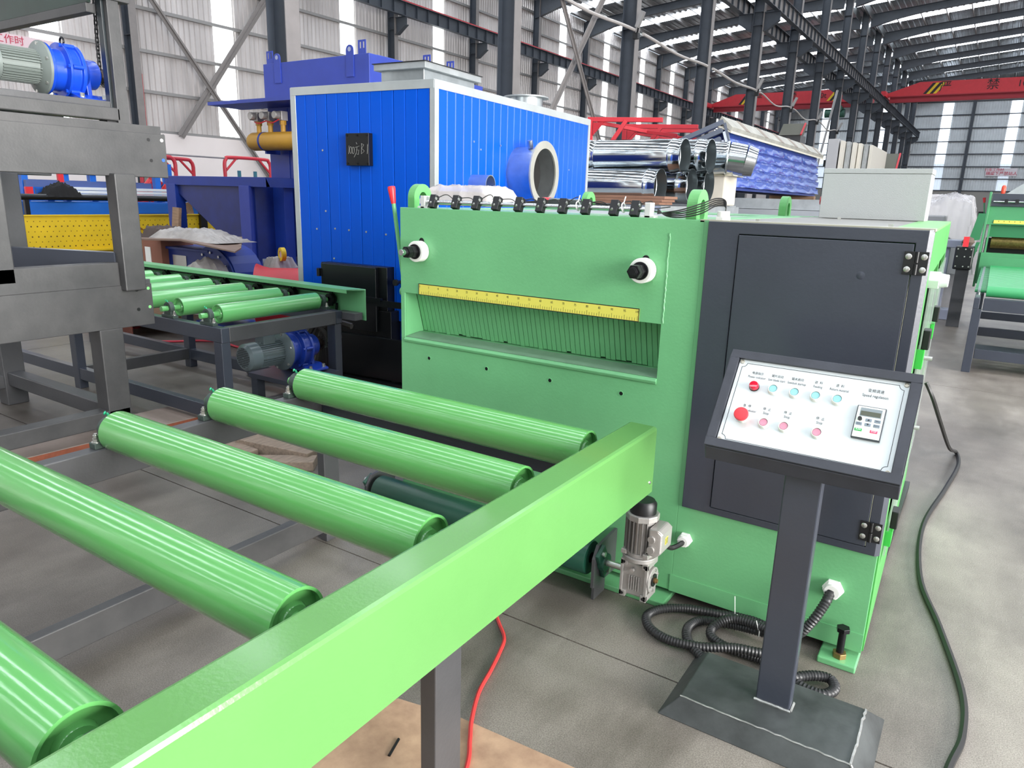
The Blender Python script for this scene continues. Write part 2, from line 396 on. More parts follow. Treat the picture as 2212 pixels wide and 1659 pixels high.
# rafters: one tapered I-beam pair per frame
def rafter(x0, x1, d0, dm, d1, h0=3.0):
    g = G(); n = 8; xs_ = [x0+(x1-x0)*i/n for i in range(n+1)]
    def dep(x):
        t = min(abs(x-x0)/h0, 1); u = min(abs(x1-x)/h0, 1); return dm+(d0-dm)*(1-t)+(d1-dm)*(1-u)
    top = [(x, 0, zroof(x)-.1) for x in xs_]; bot = [(x, 0, zroof(x)-.1-dep(x)) for x in xs_]
    g.ext([(p[0], -.008, p[2]) for p in top]+[(p[0], -.008, p[2]) for p in bot[::-1]], (0, .016, 0))
    for ln_ in (top, bot):
        for a, b in zip(ln_[:-1], ln_[1:]):
            g.ext([(a[0], -.12, a[2]), (b[0], -.12, b[2]), (b[0], -.12, b[2]+.02), (a[0], -.12, a[2]+.02)], (0, .24, 0))
    return g
gl = rafter(XW+.3, XI-.3, 1.0, .42, .75); gr = rafter(XI+.3, XR, .8, .42, .8, 2.2); gq = rafter(XR, XE-.3, .9, .52, 1.0)
first = None
for y in FY:
    for nm, g in (('rafter', gl), ('rafter', gr), ('rafter', gq)):
        if first is None or len(first) < 3:
            o = g.build(nm, COLM, ce); first = (first or [])+[o]; o.location.y = y
        else:
            src = first[(0, 1, 2)[[gl, gr, gq].index(g)]]; o = src.copy(); COL.objects.link(o); o.parent = ce; o.location.y = y
# --- columns
def hcol(x, y, z1, name, label, w=.42, b=.26, br=(), grp=None, z0=0):
    t = thing(name, label, 'column', (x, y, 0), grp)
    G().box(x-w/2+.014, x+w/2-.014, y-.006, y+.006, z0, z1).build('web', COLM, t)
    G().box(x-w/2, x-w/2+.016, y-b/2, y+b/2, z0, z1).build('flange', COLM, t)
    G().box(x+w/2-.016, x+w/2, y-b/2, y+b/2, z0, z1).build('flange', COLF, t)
    g = G()
    for z in (3.0, 6.0, 8.4, 8.9, 9.4, 12.4):
        if z < z1: g.box(x-w/2+.016, x+w/2-.016, y-b/2+.01, y+b/2-.01, z-.006, z+.006)
    g.build('stiffener_plate', COLM, t)
    for sx in br:
        xa, xb = x+sx*w/2, x+sx*(w/2+.62)
        g = G().ext([(xa, y-.008, 8.85), (xb, y-.008, 8.85), (xb, y-.008, 8.55), (xa+sx*.12, y-.008, 8.2), (xa, y-.008, 8.2)], (0, .016, 0))
        g.ext([(xa, y-.12, 8.85), (xb, y-.12, 8.85), (xb, y-.12, 8.87), (xa, y-.12, 8.87)], (0, .24, 0))
        g.ext([(xa, y-.12, 8.2), (xa+sx*.12, y-.12, 8.2), (xb, y-.12, 8.55), (xb, y-.12, 8.53), (xa+sx*.12, y-.12, 8.18), (xa, y-.12, 8.18)], (0, .24, 0))
        g.build('crane_bracket', COLM, t)
    return t
ORD = ['first', 'second', 'third', 'fourth', 'fifth', 'sixth', 'seventh', 'eighth', 'ninth', 'tenth', 'eleventh', 'twelfth', 'thirteenth', 'fourteenth', 'fifteenth', 'sixteenth']
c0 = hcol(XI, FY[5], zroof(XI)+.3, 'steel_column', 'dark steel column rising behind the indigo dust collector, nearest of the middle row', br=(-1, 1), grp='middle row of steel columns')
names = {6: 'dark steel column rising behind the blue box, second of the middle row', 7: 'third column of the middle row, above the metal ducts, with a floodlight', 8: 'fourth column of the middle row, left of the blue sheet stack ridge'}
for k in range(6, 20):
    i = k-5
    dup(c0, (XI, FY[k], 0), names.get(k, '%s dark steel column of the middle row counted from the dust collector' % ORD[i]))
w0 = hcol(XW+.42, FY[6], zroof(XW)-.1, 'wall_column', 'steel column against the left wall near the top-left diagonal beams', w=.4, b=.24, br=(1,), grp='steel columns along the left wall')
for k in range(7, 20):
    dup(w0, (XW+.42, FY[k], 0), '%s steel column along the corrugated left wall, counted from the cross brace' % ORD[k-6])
# bracing
def brace(name, label, a, b, w=.16, m=COLF):
    g = G().bar(a, b, w, .02, up=(1, 0, 0)).bar(a, b, .02, w*.8, up=(1, 0, 0)); return tag(g.build(name, m, loc=a), label, 'brace')
xb = XW+.5
brace('diagonal_brace', 'grey diagonal brace on the left wall falling left to right behind the hopper', (xb, 11.3, 8.4), (xb, 17.2, .95), .2)
brace('diagonal_brace', 'grey diagonal brace on the left wall rising left to right towards the first middle column', (xb-.06, 12.95, 3.1), (xb-.06, 17.2, 8.7), .26)
brace('diagonal_brace', 'light diagonal brace between middle columns falling to the right above the blue box', (XI+.1, 11.75, 8.15), (XI+.1, 17.5, .8), .14)
brace('diagonal_brace', 'light diagonal brace between middle columns rising to the right above the blue box', (XI-.1, 11.75, 1.2), (XI-.1, 17.5, 8.3), .2)
brace('diagonal_brace', 'pale diagonal brace between far middle columns beside the crane hoist', (XI, 41.9, .02), (XI, 47.3, 8.2), .16, GIRT)
brace('diagonal_brace', 'grey diagonal brace against the last columns near the far wall', (XI+.1, 86.2, .5), (XI+.1, 91.4, 7.5), .16, COLF)
# rain pipe
t = thing('rain_pipe', 'grey rain pipe with red lower end on the left wall', 'pipe', (XW+.4, 11.72, 0))
G().cyl((XW+.4, 11.72, 4.9), (XW+.4, 11.72, 12.2), .06, n=12).build('pipe', GIRT, t)
G().cyl((XW+.4, 11.72, 0), (XW+.4, 11.72, 4.9), .07, n=12).build('guard', REDP, t)
# crane runway beams
def runway(x, label, red, light):
    t = thing('crane_runway_beam', label, 'beam', (x, YA, 8.87))
    G().box(x-.006, x+.006, YA, YB-.5, 8.89, 9.4).build('web', light, t)  # light on the middle-row webs is put into a paler grey
    G().box(x-.13, x+.13, YA, YB-.5, 9.40, 9.42).build('top_flange', COLM, t)
    G().box(x-.1, x+.1, YA, YB-.5, 8.87, 8.89).build('bottom_flange', COLM, t)
    G().box(x-.035, x+.035, YA, YB-.5, 9.42, 9.50).build('rail', red, t)
    g = G()
    y = YA+.3
    while y < YB-.6:
        g.box(x-.09, x+.09, y-.01, y+.01, 8.89, 9.4); y += .75
    g.build('stiffener', COLM, t, kind='stuff')
runway(XW+1.15, 'dark crane runway beam with a red rail along the left wall columns', REDP, COLM)
runway(XI-.7, 'crane runway beam on the left side of the middle columns', mat('rail_brown', '6A4A48', .6), COLF)
runway(XI+.7, 'crane runway beam with a brown rail on the right side of the middle columns', mat('rail_brown', '6A4A48', .6), COLF)
# overhead cranes
def crane(x0, x1, y, label, txt, hoist=None):
    t = thing('bridge_crane', label, 'crane', ((x0+x1)/2, y, 9.5))
    g = G().ext([(x0, y-.22, 9.62), (x0, y-.22, 9.8), (x0+2.2, y-.22, 10.55), (x1-2.2, y-.22, 10.55), (x1, y-.22, 9.8), (x1, y-.22, 9.62)], (0, .44, 0))
    g.build('girder', REDP, t)
    G().box(x0, x1, y-.24, y-.225, 9.55, 9.62).box(x0+.3, x1-.3, y-.1, y+.1, 9.2, 9.62).box(x0+.3, x1-.3, y-.2, y+.2, 9.17, 9.2).build('lower_rail', mat('crane_dark_red', '96202E', .5), t)
    for xx in (x0, x1):
        G().box(xx-.16, xx+.16, y-1.6, y+1.6, 9.5, 9.85).build('end_carriage', REDP, t)
    for sx, sg in ((x0+2.5, 1), (x1-2.5, -1)):
        for i in range(4):
            a = sx+sg*i*.22
            G().ext([(a, y-.235, 9.7), (a+.2, y-.235, 9.7), (a+.75, y-.235, 10.45), (a+.55, y-.235, 10.45)], (0, .01, 0)).build('stripe', [INK, YELP][i % 2], t)
    for s, x, sz in txt:
        G().text(s, sz, frameM((x, y-.24, 10.12), (1, 0, 0), (0, 0, 1))).build('lettering', INK, t)
    if hoist:
        G().cyl((hoist-.9, y+.1, 8.75), (hoist+.6, y+.1, 8.75), .33, n=16).cyl((hoist+.2, y-.4, 9.1), (hoist+.2, y+.5, 9.1), .25, n=14).build('hoist', mat('hoist_green', '2E5A4C', .5), t)
        G().cyl((hoist-.3, y, 8.5), (hoist-.3, y, 5.0), .03, n=6).box(hoist-.5, hoist-.1, y-.1, y+.1, 4.6, 5.1).build('hook', BLKPAINT, t)
    return t
crane(XW+1.15, XI-.7, 64.2, 'red bridge crane across the left bay with black hazard stripes', [('严', -16.6, .75), ('禁', -13.8, .75), ('10t', -11.5, .6)], hoist=-10.2)
crane(XI+.7, 16.0, 62.6, 'red bridge crane at upper right lettered in black', [('严', -2.6, .8), ('禁', .35, .8), ('10t', 2.2, .62), ('吊', 4.6, .8)])
# cable conduit with floodlights slung between the middle columns
pz = 5.9
ci = 0
flab = ['between third and fourth', 'between fourth and fifth', 'between fifth and sixth', 'between sixth and seventh', 'between seventh and eighth', 'between eighth and ninth']
for k in range(6, 12):
    ya, yb_ = FY[k]+.3, FY[k+1]-.3; g = G(); pts = []
    for i in range(13):
        u = i/12; pts.append((XI+.24, ya+(yb_-ya)*u, pz+.02-.22*math.sin(PI*u)**2*(.4 if k < 9 else 1)))
    tag(G().path(pts, .045 if k < 9 else .03, 8).build('conduit', mat('conduit_white', 'C2BCB8', .5), loc=pts[0]), 'pale conduit slung along the middle columns, %s length from the nearest' % ORD[k-6], 'conduit', 'conduits along the middle columns')
for k in (7, 9, 10, 11, 12):
    x, y = XI+.3, FY[k]-.25
    t = thing('floodlight', 'small floodlight on the %s column of the middle row' % ORD[k-5], 'floodlight', (x, y, pz), 'floodlights on the middle columns')
    g = G().obox((x+.12, y-.1, pz+.25), (.1, .14, .42), Matrix.Rotation(.4, 3, 'Y')); g.build('lamp_housing', GIRT, t, bevel=.01)
    G().bar((x, y, pz-.1), (x+.1, y-.1, pz+.15), .04, .04).box(x-.1, x+.05, y-.05, y+.1, pz-.2, pz-.05).build('bracket', BLACK, t)
# banners
t = thing('warning_banner', 'pink paper banner with red characters on the left wall', 'banner', (XW+.26, 7.6, 5.1))
G().box(XW+.27, XW+.28, 5.8, 9.35, 4.98, 5.42).build('sheet', mat('pink_paper', 'E4CDD2', .8), t)
G().text('工作时', .26, frameM((XW+.3, 8.07, 5.26), (0, 1, 0), (0, 0, 1)), sx=1.0).text('严禁', .26, frameM((XW+.3, 8.9, 5.14), (0, 1, 0), (0, 0, 1))).build('lettering', REDINK, t)
t = thing('warning_banner', 'small pale sign with red characters on the far end wall', 'banner', (1.6, YB-.2, 5.3))
G().box(.3, 3.1, YB-.17, YB-.16, 4.95, 5.75).build('sheet', mat('pale_sign', 'D2CCD2', .8), t)
G().text('行车工作时:', .34, frameM((1.1, YB-.19, 5.57), (1, 0, 0), (0, 0, 1))).text('横梁下严禁站人', .40, frameM((1.75, YB-.19, 5.2), (1, 0, 0), (0, 0, 1))).build('lettering', REDINK, t)
# ================================================================ saw machine (front plane y = 0)
MW, MH, MD = 1.97, 1.383, 1.78
def sh(x, y): return x-.045*y/MD*(1 if x > 1 else 0)
saw = thing('rip_saw_machine', 'large green and graphite rip saw machine with a yellow scale and slatted infeed mouth', 'machine', (1.0, .9, 0))
g = G().hole_plate(0, 1.315, .04, MH, 0, .012, [(.022, 1.194, .826, 1.026), (.105, .131, 1.2, 1.25), (1.108, 1.134, 1.2, 1.245)])
g.build('front_panel', GREEN, saw, bevel=.0015)
G().ext([(1.315, 0, .04), (1.965, 0, .04), (1.965, 0, .384), (1.315, 0, .384)], (0, .012, 0)).build('lower_front_panel', GREEN, saw, bevel=.0015)
G().box(1.315, 1.33, -.0005, .012, .384, MH).build('edge_strip', GREEN, saw)
# rounded holes over the clamp studs
G().box(.09, .15, .02, .05, 1.1, 1.3).box(1.09, 1.15, .02, .05, 1.1, 1.3).cyl((.118, -.0006, 1.25), (.118, .004, 1.25), .013, n=20).cyl((1.121, -.0006, 1.245), (1.121, .004, 1.245), .013, n=20).build('slot_backing', BLKPAINT, saw)
g = G().box(0, .01, .012, MD, .04, MH).box(0.01, 1.925, MD-.01, MD, .04, MH)
g.build('body_shell', GREEN, saw)
g = G().ext([(.01, .012, MH-.008), (1.30, .012, MH-.008), (1.30, .30, MH-.008), (.01, .30, MH-.008)], (0, 0, .008))
g.ext([(.01, 1.25, MH-.008), (1.30, 1.25, MH-.008), (1.30, MD-.01, MH-.008), (.01, MD-.01, MH-.008)], (0, 0, .008))
g.box(.01, .16, .30, 1.25, MH-.008, MH).box(1.16, 1.30, .30, 1.25, MH-.008, MH)
g.build('top_plate', GREEN, saw)
G().box(.17, 1.15, .31, 1.24, MH-.02, MH-.003).build('top_cover', GALVD, saw)
LIP = mat('dusty_top_lip', 'A8A694', .45, var=.1)
g = G().ext([(1.30, 0, MH-.006), (1.97, 0, MH-.006), (sh(1.97, .1), .1, MH-.006), (1.30, .1, MH-.006)], (0, 0, .008))
g.build('dark_top_lip', LIP, saw)
G().ext([(1.30, .1, MH-.008), (1.86, .1, MH-.008), (1.80, MD-.01, MH-.008), (1.30, MD-.01, MH-.008)], (0, 0, .006)).build('dark_top_sheet', mat('dusty_grey_top', '8C8A86', .4, var=.15), saw)
G().ext([(1.86, .1, MH-.008), (sh(1.97, .1), .1, MH-.008), (sh(1.97, MD), MD, MH-.008), (1.80, MD, MH-.008)], (0, 0, .008)).build('side_top_strip', mat('bright_green_edge', '74B56A', .4, var=.1), saw)
# infeed mouth: cheeks, sloping ledge, slats
g = G().box(.012, .022, .012, .16, .80, 1.05).box(1.194, 1.204, .012, .16, .80, 1.05)
g.build('mouth_cheek', GREEN, saw)
g = G().ext([(.0, -.006, .812), (.0, -.010, .824), (.0, .0, .832), (.0, .10, .842), (.0, .16, .845), (.0, .16, .82), (.0, .0, .81)], (1.196, 0, 0))
g.v = [(max(.022, x), y, z) for x, y, z in g.v]
fl_edge = g.build('feed_ledge', GREEN, saw, bevel=.003)
G().ext([(.024, .004, .8332), (.024, .098, .8425), (.024, .098, .8445), (.024, .004, .8352)], (1.168, 0, 0)).build('ledge_plate', mat('worn_green_ledge', '74927A', .35, var=.2, vscale=12), fl_edge)
G().box(.02, 1.196, .15, .16, .8, 1.1).box(.02, 1.196, .03, .15, 1.05, 1.06).build('mouth_back', BLKPAINT, saw)
ns = 54; pw = 1.168/ns; base = None
for i in range(ns):
    x = .026+i*pw; dz = rnd.choice([0, 0, 0, 0, .003, .006, -.002]); dy = rnd.uniform(-.0008, .0008)
    if base is None:
        g = G().ext([(x+.0012, .058, 1.07), (x+.0012, .122, .846), (x+.0012, .130, .846), (x+.0012, .066, 1.07)], (pw-.0024, 0, 0))
        base = g.build('slat', GREEN, saw); bx = x
        base.location = (0, dy, dz)
    else:
        c = base.copy(); COL.objects.link(c); c.parent = saw; c.location = (x-bx, dy, dz)
# yellow rule
rule = G().box(.103, 1.112, -.003, .0005, 1.025, 1.072).build('measuring_scale', YEL, saw)
g = G()
for (a, b, c, d) in ((.103, 1.112, 1.0695, 1.0725), (.103, 1.112, 1.0245, 1.0272), (.1025, .1052, 1.025, 1.072), (1.110, 1.1127, 1.025, 1.072)): g.box(a, b, -.0036, -.003, c, d)
for i in range(101):
    x = .1085+i*.998/100
    if i in (0,): continue
    h = .0165 if i % 5 == 0 else .0105
    g.box(x-.00045, x+.00045, -.0034, -.003, 1.0285, 1.0285+h)
for i in range(0, 101, 5):
    x = .1085+i*.998/100; x = min(max(x, .1095), 1.1045)
    g.text(str(i), .0125, frameM((x, -.003, 1.0585-.0 if i not in (0, 100) else 1.060), (1, 0, 0), (0, 0, 1)), sx=.8)
g.build('scale_markings', INK, rule)
# weld bead and seams on the front
g = G(); p = []
for i in range(46): p.append((1.2+rnd.uniform(-.0015, .0015), .0004, 1.03+i*.0068))
g.path(p, .0032, 6); g.build('weld_bead', GREEN, saw)
g = G()
for x in (.158, .461, .762, 1.063): g.cyl((x, -.0012, .755), (x, -.0002, .755), .0075, n=14, sm=False)
g.build('bolt_hole', BLKPAINT, saw)
g = G()
for x in (.158, .461, .762, 1.063): g.pipe((x, -.0018, .755), (x, .0, .755), .0095, .0074, 16)
g.build('hole_rim', GREEN, saw)
# clamp studs with white nylon washers
for k, (x, z) in enumerate(((.117, 1.208), (1.121, 1.207))):
    st = G().pipe((x, -.042, z), (x, -.002, z), .043, .018, 32).build('nylon_washer', WHITE, saw, bevel=.003)
    G().cyl((x, -.048, z), (x, -.042, z), .031, n=28).hexn((x, -.075, z), (x, -.048, z), .025).hexn((x, -.099, z), (x, -.077, z), .025).cyl((x, -.106, z), (x, -.09, z), .0165, n=18).build('hex_nut', BLACKM, st, bevel=.0015)
    G().cyl((x, -.128 if k == 0 else -.108, z), (x, -.02, z), .0125, n=16).build('stud', CHROME if k == 0 else BLACKM, st, bevel=.001)
# dark guard frame and door
g = G().hole_plate(1.332, 1.957, .386, MH-.002, -.012, .0, [(1.432, 1.928, .41, 1.345)])
g.build('guard_frame', NAVY, saw, bevel=.002)
g = G().ext([(1.957, -.012, .386), (1.97, .003, .386), (1.97, .003, MH), (1.957, -.012, MH)], (0, .006, 0)); g.build('guard_corner', NAVY, saw)
dr = G().box(1.4345, 1.9255, -.015, -.002, .4125, 1.3425).build('guard_door', NAVY, saw, bevel=.002)
G().lathe([(0, .012), (.0012, .008), (.002, 0)], (1.80, -.015, 1.245), (0, -1, 0), 16).build('door_dimple', NAVY, dr)
for z in (1.29, .465):
    h = G().box(1.905, 1.935, -.0185, -.015, z-.0325, z+.0325).box(1.938, 1.966, -.0165, -.0125, z-.0325, z+.0325).cyl((1.937, -.019, z-.0325), (1.937, -.019, z-.002), .0055, n=12).cyl((1.937, -.019, z+.001), (1.937, -.019, z+.0325), .005, n=12).build('hinge', BLACK, saw, bevel=.001)
    g = G()
    for dx in (-.021, .018):
        for dz in (-.018, .018): g.lathe([(0, .0085), (.0015, .006), (.0017, 0)], (1.937+dx, -.0185 if dx < 0 else -.0165, z+dz), (0, -1, 0), 14)
    g.build('hinge_screw', ZINC, h)
# right-hand side: green frame with clear doors
ACR = mat('clear_acrylic', 'B9C4BE', .12, alpha=.45)
def sbox(y0, y1, z0, z1, t0=-.012, t1=0.0):
    return [(sh(1.97, y)+t, y, z) for z in (z0, z1) for y in (y0, y1) for t in (t0, t1)]
def side(nm, m, rects, t0=-.012, t1=0.0, parent=saw, bevel=0):
    g = G()
    for r in rects: g.add(sbox(*r, t0, t1), [(0, 2, 3, 1), (4, 5, 7, 6), (0, 1, 5, 4), (2, 6, 7, 3), (0, 4, 6, 2), (1, 3, 7, 5)])
    return g.build(nm, m, parent, bevel=bevel)
SIDEG = mat('side_green_edge', '4F9A50', .4, var=.1)
side('side_frame', SIDEG, [(.012, .12, .04, MH-.008), (.12, MD, 1.24, MH-.008), (.12, MD, .04, .30), (MD-.1, MD, .3, 1.24), (.88, .96, .3, 1.24)])
side('side_inner_panel', mat('pale_side_sheet', '8C8A7C', .5, var=.1), [(.12, MD-.1, .3, 1.24)], -.06, -.05)
side('clear_door', ACR, [(.16, .86, .32, 1.22), (.98, 1.66, .32, 1.22)], .004, .009)
side('door_handle', BLACK, [(.16, .22, 1.02, 1.08), (.16, .22, .42, .48), (.98, 1.04, 1.0, 1.06)], .009, .03, bevel=.003)
side('hinge_tab', mat('tab_green', '3FBF4A', .4), [(.15, .24, .96, 1.02), (.15, .24, .36, .41), (.98, 1.06, .93, .99)], .0, .02)
g = G().hexn((1.955, .14, 1.235), (1.995, .14, 1.235), .028).cyl((1.995, .14, 1.235), (2.018, .14, 1.235), .021, .018, n=20)
g.build('cable_gland', mat('gland_grey_white', 'DADEDE', .4), saw, bevel=.002)
g = G()
for y, z in ((.60, 1.18), (.7, .9), (.66, .64)): g.cyl((1.955, y, z), (1.99, y, z), .008, n=10)
g.build('side_bolt', ZINC, saw)
# front cable glands
for (x, z, r) in ((1.354, .261, .024), (1.856, .236, .030)):
    G().hexn((x, -.012, z), (x, 0, z), r*1.12).hexn((x, -.026, z), (x, -.012, z), r).cyl((x, -.034, z), (x, -.026, z), r*.8, n=20).build('cable_gland', WHITE, saw, bevel=.0015)
g = G().hexn((1.36, .045, MH), (1.36, .045, MH+.012), .026).cyl((1.36, .045, MH+.012), (1.36, .045, MH+.03), .02, n=18)
g.build('cable_gland', WHITE, saw, bevel=.002)
g = G()
for x, y in ((1.45, .13), (1.84, .16), (1.52, 1.2)): g.box(x-.006, x+.006, y-.008, y+.008, MH, MH+.008)
g.build('top_screw', ZINC, saw)
# base: dark plinth gap, feet and a levelling bolt
G().box(.02, 1.95, .04, MD-.04, .02, .06).build('plinth', BLKPAINT, saw)
G().box(1.31, 1.965, -.004, 0, .04, .105).build('skirt_strip', GREEN, saw)
for (a, b, c, d) in ((-.01, 1.318, -.075, .06), (1.847, 1.962, -.072, .06), (0, .14, MD-.05, MD+.08), (1.80, 1.93, MD-.05, MD+.08)):
    G().box(a, b, c, d, 0, .022).build('foot_plate', GREEN, saw, bevel=.004)
lb = G().cyl((1.907, -.035, .022), (1.907, -.035, .115), .0115, n=18).hexn((1.907, -.035, .115), (1.907, -.035, .13), .021).build('levelling_bolt', BLACKM, saw, bevel=.001)
G().hexn((1.907, -.035, .022), (1.907, -.035, .040), .022).build('lock_nut', BRASS, lb, bevel=.001)
# lifting eyes
def eye(x, y):
    g = G(); z0 = MH-.002; w = .058; h = .10; t = .036; n = 14
    o = [(w*math.cos(PI*i/n), h-w+w*math.sin(PI*i/n)) for i in range(n+1)]; o = [(w, 0)]+o+[(-w, 0)]
    r = .024; hz = h-w-.012
    inner = [(r*math.cos(PI*i/n), hz+.014+r*math.sin(PI*i/n)) for i in range(n+1)]+[(-r*math.cos(PI*i/n), hz-.012-r*math.sin(PI*i/n)) for i in range(n+1)]
    # outer outline resampled to the same count as the inner loop
    import bisect
    def resamp(P, m):
        L = [0]
        for a, b in zip(P, P[1:]+P[:1]): L.append(L[-1]+math.hypot(b[0]-a[0], b[1]-a[1]))
        out = []
        for i in range(m):
            s = L[-1]*i/m; k = min(bisect.bisect_right(L, s)-1, len(P)-1); a = P[k]; b = P[(k+1) % len(P)]; u = (s-L[k])/max(1e-9, L[k+1]-L[k]); out.append((a[0]+(b[0]-a[0])*u, a[1]+(b[1]-a[1])*u))
        return out
    m = 48; O = resamp(o, m); c0 = (0, hz)
    def ang(p): return math.atan2(p[1]-c0[1], p[0]-c0[0])
    I = []
    for p in O:
        a = ang(p); ca, sa = math.cos(a), math.sin(a)
        # capsule of radius r, half length .013 along z
        best = r/max(1e-6, abs(ca)) if abs(ca) > 1e-6 else 1e9
        if abs(sa)*best <= .013: q = (ca*best, c0[1]+sa*best)
        else:
            cz = .013 if sa > 0 else -.013; bq = -2*sa*cz; cc = cz*cz-r*r; q_ = (-bq+math.sqrt(max(0, bq*bq-4*cc)))/2; q = (ca*q_, c0[1]+sa*q_)
        I.append(q)
    vs = []
    for yy in (-t/2, t/2):
        vs += [(x+yy, y+p[0], z0+p[1]) for p in O]+[(x+yy, y+p[0], z0+p[1]) for p in I]
    fs = []
    for i in range(m):
        j = (i+1) % m
        fs += [(i, j, m+j, m+i), (2*m+i, 3*m+i, 3*m+j, 2*m+j), (i, 2*m+i, 2*m+j, j), (m+i, m+j, 3*m+j, 3*m+i)]
    g.add(vs, fs); return g.build('lifting_eye', mat('eye_green', '66AC66', .35, var=.12, vscale=20), saw)
for x, y in ((.012, .115), (1.247, .115), (1.178, 1.65), (.03, 1.65)): eye(x, y)
# laser rail with clamps on the top edge
rail = G().cyl((.10, .03, MH+.026), (1.115, .03, MH+.026), .0085, n=16).build('laser_rail', CHROME, saw)
for x in (.112, 1.108): G().box(x-.011, x+.011, .012, .048, MH-.001, MH+.05).box(x-.026, x+.026, .012, .048, MH-.001, MH+.008).build('rail_bracket', mat('bracket_alu', 'D6D6D4', .4, metal=.3), rail, bevel=.002)
lx = [.161, .278, .38, .477, .58, .677, .772, .867, .979, 1.058]
Rt = Matrix.Rotation(math.radians(-22), 3, 'X')
for i, x in enumerate(lx):
    c = G().obox((x, .026, MH+.027), (.030, .026, .054), Rt).build('laser_clamp', BLACK, saw, bevel=.002)
    G().cyl((x-.004, .008, MH+.022), (x-.004, .016, MH+.026), .0045, n=10).cyl((x+.016, .02, MH+.04), (x+.019, .02, MH+.04), .006, n=10).build('clamp_screw', ZINC, c)
for x in (.455, .83, 1.01): G().torus((x, .032, MH+.03), (1, 0, .15), .016, .0022, 16, 6).bar((x, .03, MH+.045), (x+.004, .035, MH+.068), .004, .003).build('rail_cable_tie', WHITE, rail)
# lever with red grip on the left side
lv = G().cyl((-.03, .06, 1.02), (-.094, .06, 1.42), .009, n=14).cyl((-.045, .06, 1.02), (.0, .06, 1.02), .02, n=14).build('lever', GREEN, saw)
G().lathe([(0, .010), (.01, .0115), (.065, .017), (.073, .015), (.075, 0)], (-.091, .06, 1.395), (-.16, 0, .98), 20).build('lever_grip', mat('grip_red', 'E02A36', .35), lv)
# loose laser leads
def wires(name, label, runs, r=.003, m=CABLE, cat='cable', group=None):
    g = G()
    for pts in runs: g.path(smooth(pts), r, 6)
    return tag(g.build(name, m, loc=runs[0][0]), label, cat, group)
def smooth(P, n=7):
    P = [Vector(p) for p in P]; out = []
    for i in range(len(P)-1):
        a, b, c, d = P[max(i-1, 0)], P[i], P[i+1], P[min(i+2, len(P)-1)]
        for k in range(n):
            t = k/n; out.append(.5*((2*b)+(c-a)*t+(2*a-5*b+4*c-d)*t*t+(3*b-a-3*c+d)*t**3))
    return out+[P[-1]]
runs = []
for i, x in enumerate(lx):
    xn = lx[i+1] if i+1 < len(lx) else 1.12
    runs.append([(x+.012, .045, MH+.045), (x+.045, .058, MH+.05+rnd.uniform(-.005, .012)), (xn-.02, .06, MH+.03), (xn+.05, .062, MH+.026+rnd.uniform(0, .012))])
for j in range(4): runs.append([(.5, .066, MH+.03), (.7, .07+.004*j, MH+.036+.004*j), (.9, .066, MH+.03+.004*j), (1.06, .062, MH+.028), (1.13, .05, MH+.02)])
wires('laser_leads', 'thin black leads looping between the laser clamps on the green machine', runs, .0018)
runs = []
for j in range(5):
    a = j/4
    runs.append([(1.13, .05, MH+.03-.004*j), (1.17, .03, MH+.008+.003*j), (1.23, .02-.01*a, MH+.006+.006*j), (1.29, .03, MH+.02+.008*j), (1.33, .05, MH+.045+.006*j), (1.36, .055, MH+.045+.004*j), (1.365, .048, MH+.02)])
wires('laser_lead_bundle', 'bundle of black leads running into the white gland on top of the machine', runs, .0022)
# things lying on the machine top
cb = thing('control_cabinet', 'pale grey steel electrical box standing on top of the saw machine', 'box', (1.61, 1.53, MH))
G().box(1.385, 1.835, 1.45, 1.64, MH, MH+.205).build('cabinet_body', GREYBOX, cb, bevel=.002)
G().box(1.383, 1.837, 1.448, 1.642, MH+.206, MH+.228).build('lid', GREYBOX, cb, bevel=.002)
G().cyl((1.385, 1.55, MH+.08), (1.365, 1.55, MH+.08), .02, n=16).build('stop_knob', RED, cb)
fb = thing('wrapped_carton', 'cardboard carton under clear film lying behind the laser rail', 'carton', (-.35, .9, MH))
G().box(-.55, -.15, .84, 1.10, MH, MH+.075).build('carton', CARD, fb, bevel=.004)
def drape(x0, x1, y0, y1, z0, z1, name, m, parent=None, amp=.02, n=26, seed=1, top=None, loc=None):
    """crumpled film draped over a box: a displaced, closed-top sheet that falls to z0 all round"""
    r = random.Random(seed); ph = [(r.uniform(2, 14), r.uniform(2, 14), r.uniform(0, 6), r.uniform(.3, 1)) for _ in range(14)]
    def dsp(u, v): return sum(a*math.sin(fx*u*3+fy*v*3+p) for fx, fy, p, a in ph)/7
    vs = []; fs = []
    cx, cy, hx, hy = (x0+x1)/2, (y0+y1)/2, (x1-x0)/2, (y1-y0)/2
    for j in range(n+1):
        for i in range(n+1):
            u, v = i/n*2-1, j/n*2-1; e = max(abs(u), abs(v)); k = 1 if e < .72 else 1-(e-.72)/.28
            z = z0+(z1-z0)*(k if k < 1 else 1)
            if top: z = z0+(top(u, v)-z0)*k
            f = min(1, e/.72) if e > 1e-6 else 1; s = (f/e) if e > 0 else 1
            px = cx+u*hx*min(1, s if e > .72 else 1/.72); py = cy+v*hy*min(1, s if e > .72 else 1/.72)
            d = dsp(u, v)*amp
            if e > .72: px += (u/e)*abs(d)*1.2*(1-k); py += (v/e)*abs(d)*1.2*(1-k)
            vs.append((px, py, z+d*(1 if k > .05 else 0)+.004))
    for j in range(n):
        for i in range(n): a = j*(n+1)+i; fs.append((a, a+1, a+n+2, a+n+1))
    return G().add(vs, fs, True).build(name, m, parent, loc=loc)
drape(-.60, -.10, .80, 1.14, MH, MH+.10, 'clear_film', PLASTIC, fb, .018, seed=4)
